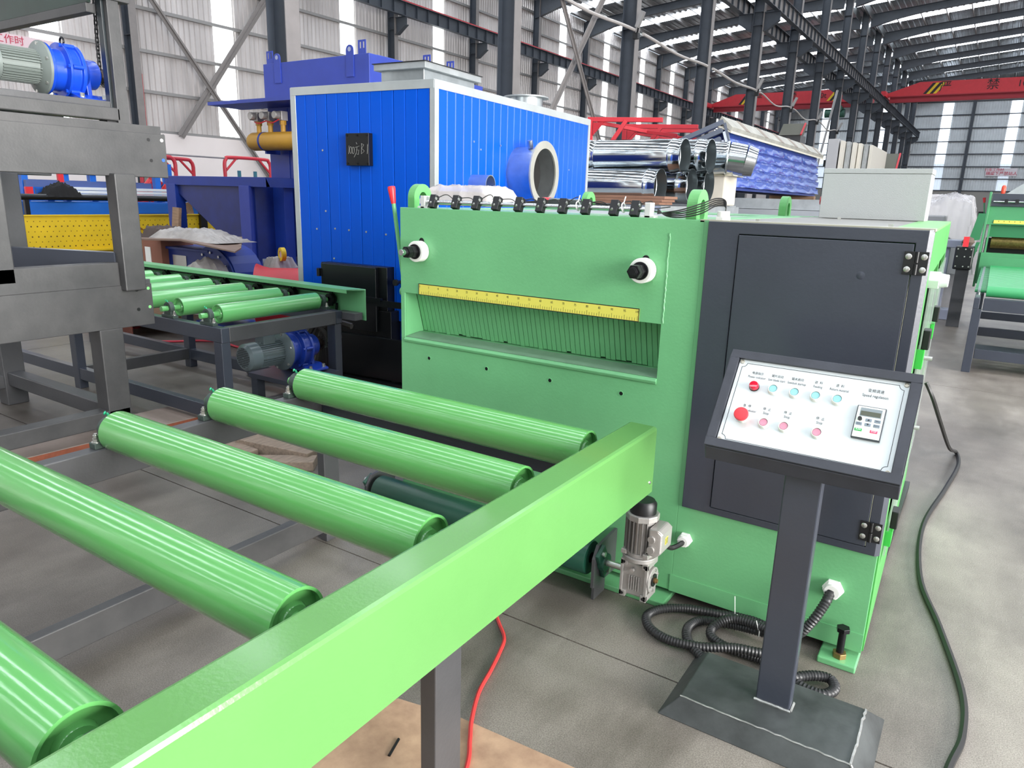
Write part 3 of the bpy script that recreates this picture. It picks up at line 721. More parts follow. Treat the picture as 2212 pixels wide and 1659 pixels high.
G().text('OS  NH', .04, frameM((-.38, .838, MH+.035), (1, 0, 0), (0, 0, 1))).build('carton_print', mat('print_green', '4E7A66', .7), fb)
t = thing('angle_grinder', 'grey hand tool with a red switch lying on the machine top', 'tool', (.22, 1.0, MH))
G().cyl((.14, 1.0, MH+.03), (.31, 1.02, MH+.03), .026, .022, n=16).build('body', MGREY2, t)
G().cyl((.10, 1.0, MH+.03), (.145, 1.0, MH+.03), .028, n=16).build('head', RED, t)
# ================================================================ near infeed roller conveyor
def beamx(g, x0, x1, y0, y1, z0, z1): return g.box(x0, x1, y0, y1, z0, z1)
def pillow(parent, cx, cy, cz, axis, zb, detail=True):
    """pillow block bearing carrying a shaft along axis ('x' or 'y'), base standing on zb"""
    g = G(); w = .014
    if axis == 'x':
        g.box(cx-.017, cx+.017, cy-.064, cy+.064, zb, zb+.018)
        g.pipe((cx-w, cy, cz), (cx+w, cy, cz), .039, .021, 26); g.box(cx-w+.001, cx+w-.001, cy-.034, cy+.034, zb+.01, cz-.012)
        P = [(cx, cy-.05), (cx, cy+.05)]
    else:
        g.box(cx-.064, cx+.064, cy-.017, cy+.017, zb, zb+.018)
        g.pipe((cx, cy-w, cz), (cx, cy+w, cz), .039, .021, 26); g.box(cx-.034, cx+.034, cy-w+.001, cy+w-.001, zb+.01, cz-.012)
        P = [(cx-.05, cy), (cx+.05, cy)]
    o = g.build('bearing_housing', HOUS, parent, bevel=.002)
    if detail:
        for (x, y) in P:
            G().cyl((x, y, zb+.018), (x, y, zb+.021), .0135, n=16).hexn((x, y, zb+.021), (x, y, zb+.031), .0105).hexn((x, y, zb+.032), (x, y, zb+.041), .0085).cyl((x, y, zb+.04), (x, y, zb+.046), .005, n=10).build('bolt', ZINC, parent)
    return o
def roller_geo(x0, x1, y, z, r, axis='x', shaft=.11):
    L = x1-x0; pr = [(.014, .018), (.014, r-.006), (0, r-.006), (0, r), (L, r), (L, r-.006), (L-.014, r-.006), (L-.014, .018)]
    g = G(); p0, ax = ((x0, y, z), (1, 0, 0)) if axis == 'x' else ((y, x0, z), (0, 1, 0))
    g.lathe(pr, p0, ax, 56)
    g.lathe([(-shaft*.0, 0), (0.0, .0)], p0, ax)
    return g, p0, Vector(ax), L
def add_roller(parent, x0, x1, y, z, r, m, axis='x', s0=.1, s1=.1, zb=None, bear=((-.05, True), (.05, False)), nipple=True, name='roller'):
    g, p0, ax, L = roller_geo(x0, x1, y, z, r, axis); p0 = Vector(p0)
    ro = g.build(name, m, parent)
    g = G().cyl(p0-ax*s0, p0+ax*(L+s1), .0165, n=20)
    g.lathe([(.004, .0), (.004, .028), (.012, .033), (.016, .033)], p0, ax, 20).lathe([(L-.016, .033), (L-.012, .033), (L-.004, .028), (L-.004, 0)], p0, ax, 20)
    g.build('shaft', m, ro)
    for d, det in bear:
        c = p0+ax*(d if d < 0 else L+d)
        pillow(ro, c.x, c.y, c.z, axis, zb, det)
        if nipple and d < 0:
            tpos = c+Vector((0, 0, .040))+ax*(-.006)
            G().cyl(tpos-Vector((0, 0, .004)), tpos+Vector((-.004, -.004, .010)), .0055, .003, n=10).lathe([(0, .0), (.002, .006), (.006, .006), (.008, 0)], tpos+Vector((-.004, -.006, .008)), (-.5, -.6, .3), 10).build('grease_nipple', mat('nipple_green', '18A070', .4), ro)
    return ro
cv = thing('roller_conveyor', 'near green roller conveyor with long bright green side cover feeding the saw', 'conveyor', (.6, -1.8, 0))
RT, RH = .663, .1
for (a, b) in ((-.095, -.045), (1.185, 1.235)):
    G().box(a, b, -3.4, -.35, RT-RH, RT).build('side_rail', FRAME, cv, bevel=.004)
for y in (-.43, -3.3):
    G().box(-.045, 1.185, y, y+.05, RT-RH, RT-.002).build('cross_member', NAVY, cv, bevel=.003)
for y in (-.43, -1.34 if False else -2.2):
    G().box(-.085, -.045, y, y+.082, 0, RT-RH).build('leg', FRAME, cv, bevel=.003)
for y in (-1.34, -2.9):
    G().box(1.245, 1.287, y, y+.09, 0, RT-RH).build('leg', FRAME, cv, bevel=.003)
G().box(1.2, 1.29, -1.36, -1.24, RT-RH-.02, RT-RH).build('leg_top_plate', FRAME, cv)
G().box(-.09, -.046, -3.3, -.43, .047, .145).build('lower_rail', FRAME2, cv, bevel=.004)
G().box(-.30, -.045, -.43, -.35, .047, .1).build('foot_bracket', FRAME, cv)
# folded side cover (open underneath)
X0, X1, Z1, Z0, T = 1.252, 1.345, .773, .562, .004
g = G().ext([(X0, -3.4, Z1-.045), (X0, -3.4, Z1-.008), (X0+.002, -3.4, Z1-.002), (X0+.008, -3.4, Z1), (X1-.010, -3.4, Z1), (X1-.003, -3.4, Z1-.003), (X1, -3.4, Z1-.010), (X1, -3.4, Z0), (X1-T, -3.4, Z0), (X1-T, -3.4, Z1-.010), (X1-.012, -3.4, Z1-T), (X0+.01, -3.4, Z1-T), (X0+T, -3.4, Z1-.01), (X0+T, -3.4, Z1-.045)], (0, 3.05, 0))
co = g.build('side_cover', COVER, cv)
G().box(X0+T, X1-T, -.352, -.348, Z0, Z1-T).build('end_cap', COVER, co)
G().lathe([(0, .0055), (.003, .004), (.004, 0)], (X1, -.375, .60), (1, 0, 0), 12).build('rivet', ZINC, co)
for i in range(7):
    y = -.519-.3647*i
    add_roller(cv, -.032, 1.200, y, .7125, .0618, ROLLG, 'x', .085, .07, RT, bear=((-.040, True), (.040, False)))
# ================================================================ low dark discharge drum in front of the saw
dd = thing('conveyor_drum', 'low dark green drum with black end plates below the near conveyor rollers', 'drum', (.53, -.13, 0))
g = G().lathe([(0, .02), (0, .062), (.006, .065), (1.06, .065), (1.066, .062), (1.066, .02)], (-.02, -.13, .145), (1, 0, 0), 48); g.build('drum', DGREEN, dd)
for x in (-.06, 1.075):
    G().ext([(x, -.185, .055), (x, -.185, .17), (x, -.155, .215), (x, .0, .225), (x, .0, .055)], (.012, 0, 0)).build('end_plate', FRAME, dd, bevel=.001)
for x, s in ((-.06, -1), (1.087, 1)):
    g = G().cyl((x, -.13, .145), (x+s*.026, -.13, .145), .034, n=24).obox((x+s*.008, -.13, .145), (.016, .06, .125), Matrix.Rotation(.5, 3, 'X'))
    fb_ = g.build('flange_bearing', DGREEN, dd, bevel=.003)
    for k in (-1, 1):
        q = Matrix.Rotation(.5, 3, 'X') @ Vector((0, 0, .047*k))
        G().hexn((x+s*.016, -.13+q.y, .145+q.z), (x+s*.027, -.13+q.y, .145+q.z), .010).build('bolt', ZINC, fb_)
G().cyl((1.08, -.13, .145), (1.20, -.13, .145), .0125, n=16).build('shaft', ZINC, dd)
for x in (-.055, 1.078): G().box(x-.004, x+.006, -.17, -.08, 0, .056).build('leg', FRAME, dd)
# ================================================================ upright grey gearmotor
gm = thing('gear_motor', 'upright cast grey gearmotor with worm gearbox hanging at the saw foot', 'motor', (1.25, -.15, .07))
gx, gy = 1.245, -.155
G().box(gx-.045, gx+.045, gy-.036, gy+.036, .085, .21).build('gearbox', ALU, gm, bevel=.006)
g = G()
for (a, b) in ((-.05, -.026), (.03, .052)):
    for z in (.078, .20): g.box(gx+a, gx+b, gy-.046, gy+.046, z, z+.024)
for k in range(5): g.box(gx-.018+k*.009, gx-.014+k*.009, gy-.043, gy-.036, .108, .165)
g.box(gx-.05, gx-.040, gy-.046, gy-.034, .08, .22).box(gx+.040, gx+.052, gy-.046, gy-.034, .08, .22)
g.build('mounting_lugs', ALU, gm, bevel=.002)
g = G()
for x in (-.038, .041):
    for z in (.090, .212): g.cyl((gx+x, gy-.0475, z), (gx+x, gy-.040, z), .0055, n=10)
g.build('lug_hole', BLACK, gm)
G().pipe((gx+.045, gy, .15), (gx+.058, gy, .15), .046, .022, 28).build('output_flange', ALU, gm, bevel=.002)
G().pipe((gx+.05, gy, .15), (gx+.062, gy, .15), .023, .012, 24).build('oil_seal', BLACK, gm)
G().cyl((gx+.04, gy, .15), (gx+.068, gy, .15), .010, n=16).hexn((gx+.066, gy, .15), (gx+.074, gy, .15), .007).build('output_shaft', BRASS, gm)
g = G()
for k in range(6):
    t = 2*PI*k/6+.3; g.hexn((gx+.058, gy+.036*math.cos(t), .15+.036*math.sin(t)), (gx+.063, gy+.036*math.cos(t), .15+.036*math.sin(t)), .0045)
g.build('flange_bolt', ZINC, gm)
G().hexn((gx-.005, gy-.052, .188), (gx-.005, gy-.04, .188), .008).build('filler_plug', ALU, gm)
G().cyl((gx, gy, .222), (gx, gy, .238), .060, n=32).cyl((gx, gy, .238), (gx, gy, .252), .050, n=32).build('motor_flange', ALU, gm, bevel=.002)
G().cyl((gx, gy, .25), (gx, gy, .375), .044, n=28).build('motor_body', ALU, gm)
g = G()
for k in range(22):
    t = 2*PI*k/22
    if -.7 < t-0 < .5 or t > 5.7: continue
    d = Vector((math.cos(t), math.sin(t), 0)); g.obox(Vector((gx, gy, .315))+d*.050, (.016, .0035, .118), Matrix.Rotation(t, 3, 'Z'))
g.build('cooling_fins', mat('fin_alu', '8E8B88', .5, metal=.5), gm)
G().box(gx-.05, gx-.03, gy-.052, gy-.030, .245, .262).box(gx+.03, gx+.05, gy-.052, gy-.03, .245, .262).build('flange_ear', ALU, gm, bevel=.002)
g = G().cyl((gx, gy, .372), (gx, gy, .395), .058, n=10, sm=False, ph=.3); g.build('end_shield', ALU, gm, bevel=.003)
G().lathe([(0, .046), (.035, .046), (.046, .038), (.048, 0)], (gx, gy, .395), (0, 0, 1), 28).build('fan_cover', BLACK, gm)
tb = G().ext([(gx+.045, gy-.05, .262), (gx+.078, gy-.05, .262), (gx+.092, gy-.04, .275), (gx+.092, gy-.04, .345), (gx+.078, gy-.05, .362), (gx+.045, gy-.05, .362)], (0, .095, 0)).build('terminal_box', ALU, gm, bevel=.006)
g = G().cyl((gx+.058, gy-.056, .325), (gx+.058, gy-.048, .325), .013, n=20).cyl((gx+.058, gy-.056, .287), (gx+.058, gy-.048, .287), .013, n=20)
g.build('blanking_plug', ALU, tb, bevel=.001)
G().box(gx+.0915, gx+.0932, gy-.012, gy+.012, .300, .326).build('warning_label', YEL, tb)
G().text('Ϟ', .02, frameM((gx+.0933, gy, .313), (0, 1, 0), (0, 0, 1))).build('label_print', INK, tb)
wires('motor_cable', 'short black cable from the grey gearmotor to the white gland on the saw', [[(1.31, -.11, .30), (1.318, -.10, .265), (1.33, -.07, .247), (1.352, -.045, .258), (1.354, -.026, .261)]], .009)
# ================================================================ control pedestal
pd = thing('control_pedestal', 'graphite pedestal with a tilted push-button panel standing on a sloped steel foot', 'control panel', (1.795, -.43, 0))
def frustum(x0, x1, y0, y1, X0_, X1_, Y0_, Y1_, z0, z1):
    return G().add([(x0, y0, z0), (x1, y0, z0), (x1, y1, z0), (x0, y1, z0), (X0_, Y0_, z1), (X1_, Y0_, z1), (X1_, Y1_, z1), (X0_, Y1_, z1)], [(0, 3, 2, 1), (4, 5, 6, 7), (0, 1, 5, 4), (1, 2, 6, 5), (2, 3, 7, 6), (3, 0, 4, 7)])
BASEM = mat('smeared_dark_steel', '474A4A', .42, var=.35, vscale=7, bump=.1, bscale=30, col2='2E3030')
ft = frustum(1.513, 2.070, -.605, -.245, 1.565, 2.020, -.570, -.318, 0, .060).build('foot', BASEM, pd, bevel=.003)
g = G(); P = []
for i in range(30): P.append((1.565+i*.455/29, -.570+rnd.uniform(-.002, .002), .061))
g.path(P, .0022, 5)
P = [(2.020+rnd.uniform(-.002, .002), -.570+i*.25/20, .0605) for i in range(21)]; g.path(P, .004, 5)
P = [(2.020+i*.05/8, -.570-i*.035/8, .06-.06*i/8) for i in range(9)]; g.path(P, .003, 5)
g.build('weld_seam', mat('bare_weld', 'A9A9A6', .4, metal=.5, var=.4, vscale=40), ft)
G().box(1.748, 1.842, -.456, -.414, .058, .86).build('post', NAVY, pd, bevel=.004)
g = G(); g.path([(1.745+i*.1/12, -.459, .062+rnd.uniform(0, .002)) for i in range(13)], .004, 6); g.path([(1.845, -.456+i*.044/6, .062) for i in range(7)], .004, 6)
g.build('post_weld', mat('bare_weld', 'A9A9A6', .4, metal=.5, var=.4, vscale=40), ft)
# panel box: local u = X, v = up the slope, w = outward
PO = Vector((0, -.52, .81)); PU = Vector((0, .61631, .78751)); PN = Vector((0, -.78751, .61631))
def pw_(x, v, w=0): return Vector((x, 0, 0))+PO+PU*v+PN*w
def pbox(g, x0, x1, v0, v1, w0, w1):
    vs = [pw_(x, v, w) for w in (w0, w1) for v in (v0, v1) for x in (x0, x1)]
    return g.add(vs, [(0, 2, 3, 1), (4, 5, 7, 6), (0, 1, 5, 4), (2, 6, 7, 3), (0, 4, 6, 2), (1, 3, 7, 5)])
PX0, PX1, PV = 1.545, 2.018, .295
g = G(); fw = .024
pbox(g, PX0, PX1, 0, fw, -.012, 0); pbox(g, PX0, PX1, PV-fw, PV, -.012, 0); pbox(g, PX0, PX0+fw, fw, PV-fw, -.012, 0); pbox(g, PX1-fw, PX1, fw, PV-fw, -.012, 0)
PNL = mat('scuffed_graphite', '34363E', .35, var=.3, vscale=9, bump=.05, bscale=80)
hb = g.build('panel_frame', PNL, pd, bevel=.0015)
g = G().ext([(PX0, -.5295, .8026), (PX0, -.500, .762), (PX0, -.31, .995), (PX0, -.318, 1.03), (PX0, -.3475, 1.0352), (PX0, -.508, .8300)][:0]+[(PX0, -.5115, .8015), (PX0, -.4955, .762), (PX0, -.31, .985), (PX0, -.318, 1.024), (PX0, -.327, 1.033)], (PX1-PX0, 0, 0)); g.build('panel_housing', PNL, pd, bevel=.002)
g = G(); pbox(g, PX0+fw+.002, PX1-fw-.001, fw-.004, PV-fw, -.014, -.010); pl_ = g.build('face_plate', PLATE, pd)
def ptext(s, size, x, v, sx=1.0, w=-.0098, g=None):
    return g.text(s, size, frameM(pw_(x, v, w), (1, 0, 0), PU), sx=sx)
g = G()
lbl = [('电源指示', 'Power indicator', 1.628), ('锯片启动', 'Saw blade start', 1.6805), ('锯末启动', 'Sawdust startup', 1.7325), ('进  料', 'Feeding', 1.7855), ('退  料', 'Return material', 1.8377)]
for cn, en, x in lbl:
    ptext(cn, .0092, x, .2345, .85, g=g); ptext(en, .0098, x, .2225, .74, g=g)
ptext('变频调速', .0105, 1.9225, .2345, .9, g=g); ptext('Speed regulation', .0115, 1.923, .2203, .78, g=g)
ptext('急  停', .0092, 1.6245, .1347, .9, g=g); ptext('Power indicator', .0098, 1.628, .1222, .74, g=g)
for x in (1.677, 1.7308, 1.811): ptext('停  止', .0092, x, .1345, .9, g=g); ptext('Stop', .0105, x, .1228, .8, g=g)
# border line with notched corners
bx0, bx1, bv0, bv1, q = PX0+fw+.012, PX1-fw-.011, fw+.006, PV-fw-.010, .012
loop = []
for (cx, cv_, a0) in ((bx0, bv1, 0), (bx1, bv1, -90), (bx1, bv0, -180), (bx0, bv0, -270)):
    arc = [(cx+q*math.cos(math.radians(a0-90*i/6)), cv_+q*math.sin(math.radians(a0-90*i/6))) for i in range(7)]
    loop += arc[::-1]
for i in range(len(loop)):
    a, b = loop[i], loop[(i+1) % len(loop)]
    g.bar(pw_(a[0], a[1], -.0097), pw_(b[0], b[1], -.0097), .0012, .0004, up=PN)
g.build('panel_lettering', INK, pl_)
g = G()
for x, v in ((bx0-.003, bv1+.003), (bx1+.003, bv1+.003), (bx1+.003, bv0-.003), (bx0-.003, bv0-.003)):
    g.lathe([(0, .0062), (.003, .0055), (.0035, .0035), (.002, .0028), (.002, 0)], pw_(x, v, -.010), PN, 16)
g.build('panel_screw', mat('steel_screw', 'B8B2A4', .3, metal=.8), pl_)
def button(x, v, cap, cm):
    o = G().lathe([(0, .0148), (.003, .0148), (.007, .0140), (.010, .0140), (.0125, .0125), (.0128, .0112), (.0105, .0108)], pw_(x, v, -.010), PN, 32).build('button_bezel', WHITE, pd)
    G().lathe([(0, .0105), (.010, .0105), (.0112, .0095), (.0115, 0)], pw_(x, v, -.010), PN, 28).build(cap, cm, o)
TEAL = mat('teal_cap', '8CC6CC', .3, coat=.3); PINK = mat('pink_cap', 'C98296', .3, coat=.3)
for x in (1.6795, 1.7341, 1.787, 1.8395): button(x, .193, 'button_cap', TEAL)
for x in (1.6793, 1.7307, 1.8118): button(x, .0925, 'button_cap', PINK)
o = G().lathe([(0, .0135), (.004, .0135), (.0045, .0125)], pw_(1.6285, .1935, -.010), PN, 28).build('indicator_base', BLACK, pd)
G().lathe([(0, .0125), (.010, .0122), (.0125, .0105), (.0135, 0)], pw_(1.6285, .1935, -.006), PN, 28).build('indicator_lens', mat('red_lens', 'C81030', .1, coat=.8), o)
o = G().lathe([(0, .015), (.006, .0145), (.012, .013)], pw_(1.622, .098, -.010), PN, 28).build('stop_collar', WHITE, pd)
G().lathe([(0, .012), (.008, .0135), (.014, .0185), (.020, .0192), (.024, .0178), (.0255, .014), (.025, .0)], pw_(1.622, .098, -.002), PN, 36).build('emergency_stop_knob', mat('stop_red', 'D8323C', .35), o)
# keypad
g = G(); pbox(g, 1.8895, 1.9555, .0985, .1875, -.010, -.001); kp = g.build('keypad', mat('keypad_rim', '3C4046', .4), pd, bevel=.0015)
g = G(); pbox(g, 1.8920, 1.9530, .101, .185, -.001, -.0002); g.build('keypad_face', mat('keypad_face', 'E6EEE2', .4), kp)
g = G(); pbox(g, 1.8985, 1.9475, .158, .181, -.0002, .0006); g.build('display_bezel', mat('display_grey', '808A8E', .3), kp)
g = G(); pbox(g, 1.9005, 1.9455, .160, .172, .0006, .0012); g.build('display', mat('display_lcd', '4A4E3E', .2), kp)
g = G()
for x, v in ((1.9215, .149), (1.9415, .149), (1.9015, .1365), (1.9215, .1365), (1.9415, .1365)): pbox(g, x-.0072, x+.0072, v-.0043, v+.0043, -.0002, .001)
g.build('key', mat('key_grey', '7C8892', .4), kp, bevel=.0006)
g = G(); pbox(g, 1.8945, 1.9115, .1165, .1240, -.0002, .001); g.build('run_key', mat('run_green', '25A34A', .4), kp, bevel=.002)
g = G(); pbox(g, 1.9295, 1.9465, .1165, .1240, -.0002, .001); g.build('stop_key', mat('stop_pink', 'E0406A', .4), kp, bevel=.002)
g = G(); ptext('RUN', .0062, 1.903, .1203, .9, .0012, g); ptext('STOP', .0062, 1.938, .1203, .8, .0012, g); g.build('key_print', mat('print_white', 'F0F0F0', .6), kp)
g = G(); ptext('▲', .006, 1.9215, .149, 1, .0012, g); ptext('▼', .006, 1.9215, .1365, 1, .0012, g); ptext('PRG', .0045, 1.9415, .149, 1, .0012, g); ptext('DATA', .004, 1.9415, .1365, 1, .0012, g); ptext('JOG', .0045, 1.9015, .1365, 1, .0012, g); g.build('key_symbol', INK, kp)
G().lathe([(0, .0052), (.007, .0046), (.0075, 0)], pw_(1.9015, .1495, 0), PN, 18).build('dial', BLACK, kp)
# corrugated hose coiled behind the pedestal, running to the white gland
def hose(name, label, pts, r):
    P = smooth(pts, 3); L = []; acc = 0; out = []; step = .0045; prev = P[0]; out.append(prev)
    Q = smooth(pts, 60); d = 0
    for a, b in zip(Q[:-1], Q[1:]):
        d += (b-a).length
        if d >= step: out.append(b); d = 0
    return tag(G().path(out, r, 10, ribs=.84).build(name, mat('corrugated_hose_black', '2B2B2C', .42), loc=pts[0]), label, 'hose')
hose('flexible_conduit', 'black corrugated conduit coiled on the floor behind the control pedestal', [
    (1.852, -.026, .232), (1.845, -.06, .205), (1.82, -.10, .15), (1.78, -.10, .09), (1.70, -.04, .045), (1.60, -.005, .03), (1.50, .0-.03, .025), (1.40, -.055, .022), (1.325, -.11, .02), (1.30, -.18, .02), (1.34, -.245, .02), (1.42, -.275, .022), (1.52, -.262, .03), (1.62, -.225, .045), (1.70, -.20, .045), (1.76, -.16, .05),
    (1.74, -.11, .06), (1.64, -.085, .045), (1.55, -.07, .025), (1.47, -.095, .02), (1.445, -.16, .02), (1.47, -.235, .02), (1.545, -.30, .02), (1.62, -.315, .02), (1.72, -.295, .022), (1.80, -.255, .03), (1.86, -.20, .03), (1.905, -.175, .022), (1.925, -.215, .02), (1.90, -.262, .02), (1.84, -.262, .02), (1.78, -.23, .02), (1.70, -.20, .02), (1.60, -.20, .02), (1.53, -.17, .02), (1.52, -.12, .03), (1.57, -.085, .06), (1.66, -.10, .075), (1.74, -.14, .075), (1.79, -.20, .04)], .0165)
for (x, y, z, lab) in ((1.575, -.045, .05, 'white cable tie with upright tail on the coiled conduit'), (1.665, -.095, .08, 'white cable tie half hidden behind the pedestal post')):
    t = thing('cable_tie', lab, 'cable tie', (x, y, z))
    G().torus((x, y, z-.02), (1, .2, 0), .024, .002, 16, 5).build('loop', WHITE, t)
    G().bar((x, y-.02, z-.01), (x-.01, y-.02, z+.085 if z < .07 else z+.02), .004, .0015).build('tail', WHITE, t)
# floor cables and hoses
wires('power_cable', 'black power cable snaking over the aisle floor right of the saw machine', [[(1.99, .55, 1.0), (1.945, 1.70, .60), (1.985, 1.72, .52), (2.03, 1.95, .35), (2.09, 2.3, .12), (2.13, 2.6, .012), (2.15, 2.35, .01), (2.11, 1.89, .01), (2.05, 1.3, .01), (2.08, .75, .01), (2.17, .38, .01), (2.25, .02, .01), (2.26, -.2, .01), (2.235, -.36, .01), (2.2, -.6, .01)][1:]], .011)
wires('air_hose', 'red air hose curving over the floor behind the near conveyor leg', [[(.80, -.42, .008), (.891, -.508, .008), (.955, -.57, .008), (.985, -.64, .008), (1.015, -.735, .008), (1.045, -.84, .008), (1.10, -.95, .012), (1.142, -1.015, .012), (1.194, -1.10, .012), (1.27, -1.3, .012)]], .0065, mat('hose_red', 'C83A3A', .4), 'hose')
mt = G().ext([(.867, -.997, .001), (1.07, -.955, .001), (1.45, -.93, .001), (1.75, -1.1, .001), (1.9, -2.4, .001), (.7, -2.4, .001), (.72, -1.35, .001)], (0, 0, .006)).build('plywood_offcut', mat('dirty_plywood', 'B5977A', .8, var=.25, vscale=9, col2='8E705A'), loc=(1.2, -1.5, 0))
tag(mt, 'brown stained plywood sheet lying on the floor under the near conveyor leg', 'board')
g = G()
for i in range(60): 
    x, y = rnd.uniform(.9, 1.8), rnd.uniform(-2.0, -1.02); g.obox((x, y, .008), (rnd.uniform(.002, .008), rnd.uniform(.002, .006), .003), Matrix.Rotation(rnd.uniform(0, 3), 3, 'Z'))
tag(g.build('debris', BLKPAINT, kind='stuff', loc=(1.2, -1.4, .007)), 'tiny dark crumbs scattered over the brown plywood', 'debris')
t = tag(G().cyl((.98, -1.12, .009), (1.0, -1.18, .009), .004, n=8).build('nail', BLKPAINT, loc=(.98, -1.12, .005)), 'dark nail lying on the brown plywood', 'nail')
# ================================================================ second roller conveyor (runs along x, rollers along y)
c2 = thing('roller_conveyor', 'second roller conveyor with dark grey legs and a green channel along its far edge', 'conveyor', (-3.0, .65, 0))
ZR = .652
for (a, b) in ((.17, .225), (1.06, 1.115)):
    G().box(-4.9, -1.54, a, b, ZR-.088, ZR).build('side_rail', NAVY, c2, bevel=.004)
for x in (-1.595, -4.2):
    G().box(x, x+.055, .225, 1.06, ZR-.088, ZR).build('end_rail', FRAME, c2, bevel=.004)
for x in (-1.62, -3.33, -4.85):
    for y in (.17, 1.05):
        G().box(x, x+.075, y, y+.06, 0, ZR-.088).build('leg', NAVY, c2, bevel=.003)
for (a, b) in ((.175, .225), (1.055, 1.105)): G().box(-4.85, -1.6, a, b, .07, .155).build('lower_rail', NAVY, c2, bevel=.003)
for x in (-1.61, -3.32): G().box(x, x+.05, .225, 1.055, .07, .155).build('lower_cross_rail', FRAME, c2, bevel=.003)
G().box(-1.60, -1.42, 1.115, 1.19, ZR-.06, ZR-.01).build('cover_bracket', FRAME, c2, bevel=.002)
g = G().ext([(-4.9, 1.10, .775), (-4.9, 1.10, .80), (-4.9, 1.215, .80), (-4.9, 1.215, .585), (-4.9, 1.209, .585), (-4.9, 1.209, .794), (-4.9, 1.106, .794), (-4.9, 1.106, .775)], (3.49, 0, 0))
g.v = [(x-.07 if (x > -2 and y < 1.11) else x, y, z) for x, y, z in g.v]
g.build('edge_channel', GREEN, c2)
for i in range(8):
    x = -1.70-.395*i
    ro = add_roller(c2, .265, 1.025, x, ZR+.058, .0575, ROLLGY, 'y', .115, .10, ZR, bear=((-.062, i < 3), (.055, i < 5)), nipple=i < 4)
    G().pipe((x, 1.145, ZR+.058), (x, 1.160, ZR+.058), .040, .016, 20).pipe((x, 1.17, ZR+.058), (x, 1.185, ZR+.058), .040, .016, 20).build('sprocket', BLACKM, ro)
def chain(name, parent, pts, closed=False, pitch=.016, plate=.012, w=.007):
    Q = smooth(pts, 40); out = [Q[0]]; d = 0
    for a, b in zip(Q[:-1], Q[1:]):
        d += (b-a).length
        if d >= pitch: out.append(b); d = 0
    g = G(); ax = Vector((0, 1, 0))
    for i in range(len(out)-1):
        a, b = out[i], out[i+1]; dd = (b-a); up = dd.cross(ax).normalized()
        for s in (-1, 1): g.bar(a-dd*.15+ax*s*w*(1 if i % 2 else .75), b+dd*.15+ax*s*w*(1 if i % 2 else .75), .0018, plate, up=up)
        g.cyl(a-ax*w, a+ax*w, plate*.38, n=8)
    o = g.build(name, BLACKM, parent); o['kind'] = 'stuff' if len(out) > 300 else 'part'
    if 'kind' in o and o['kind'] == 'part': del o['kind']
    return o
for i in range(6):
    x = -1.70-.395*i; z = ZR+.058; dy = 1.152 if i % 2 else 1.178
    chain('drive_chain', c2, [(x, dy, z+.044), (x-.395, dy, z+.044)]); chain('drive_chain', c2, [(x, dy, z-.044), (x-.395, dy, z-.044)])
chain('drive_chain', c2, [(-1.70-.044, 1.178, ZR+.03), (-1.72, 1.03+.12, .47), (-1.70, 1.10, .36)])
chain('drive_chain', c2, [(-1.655, 1.178, ZR+.03), (-1.65, 1.15, .47), (-1.64, 1.10, .36)])
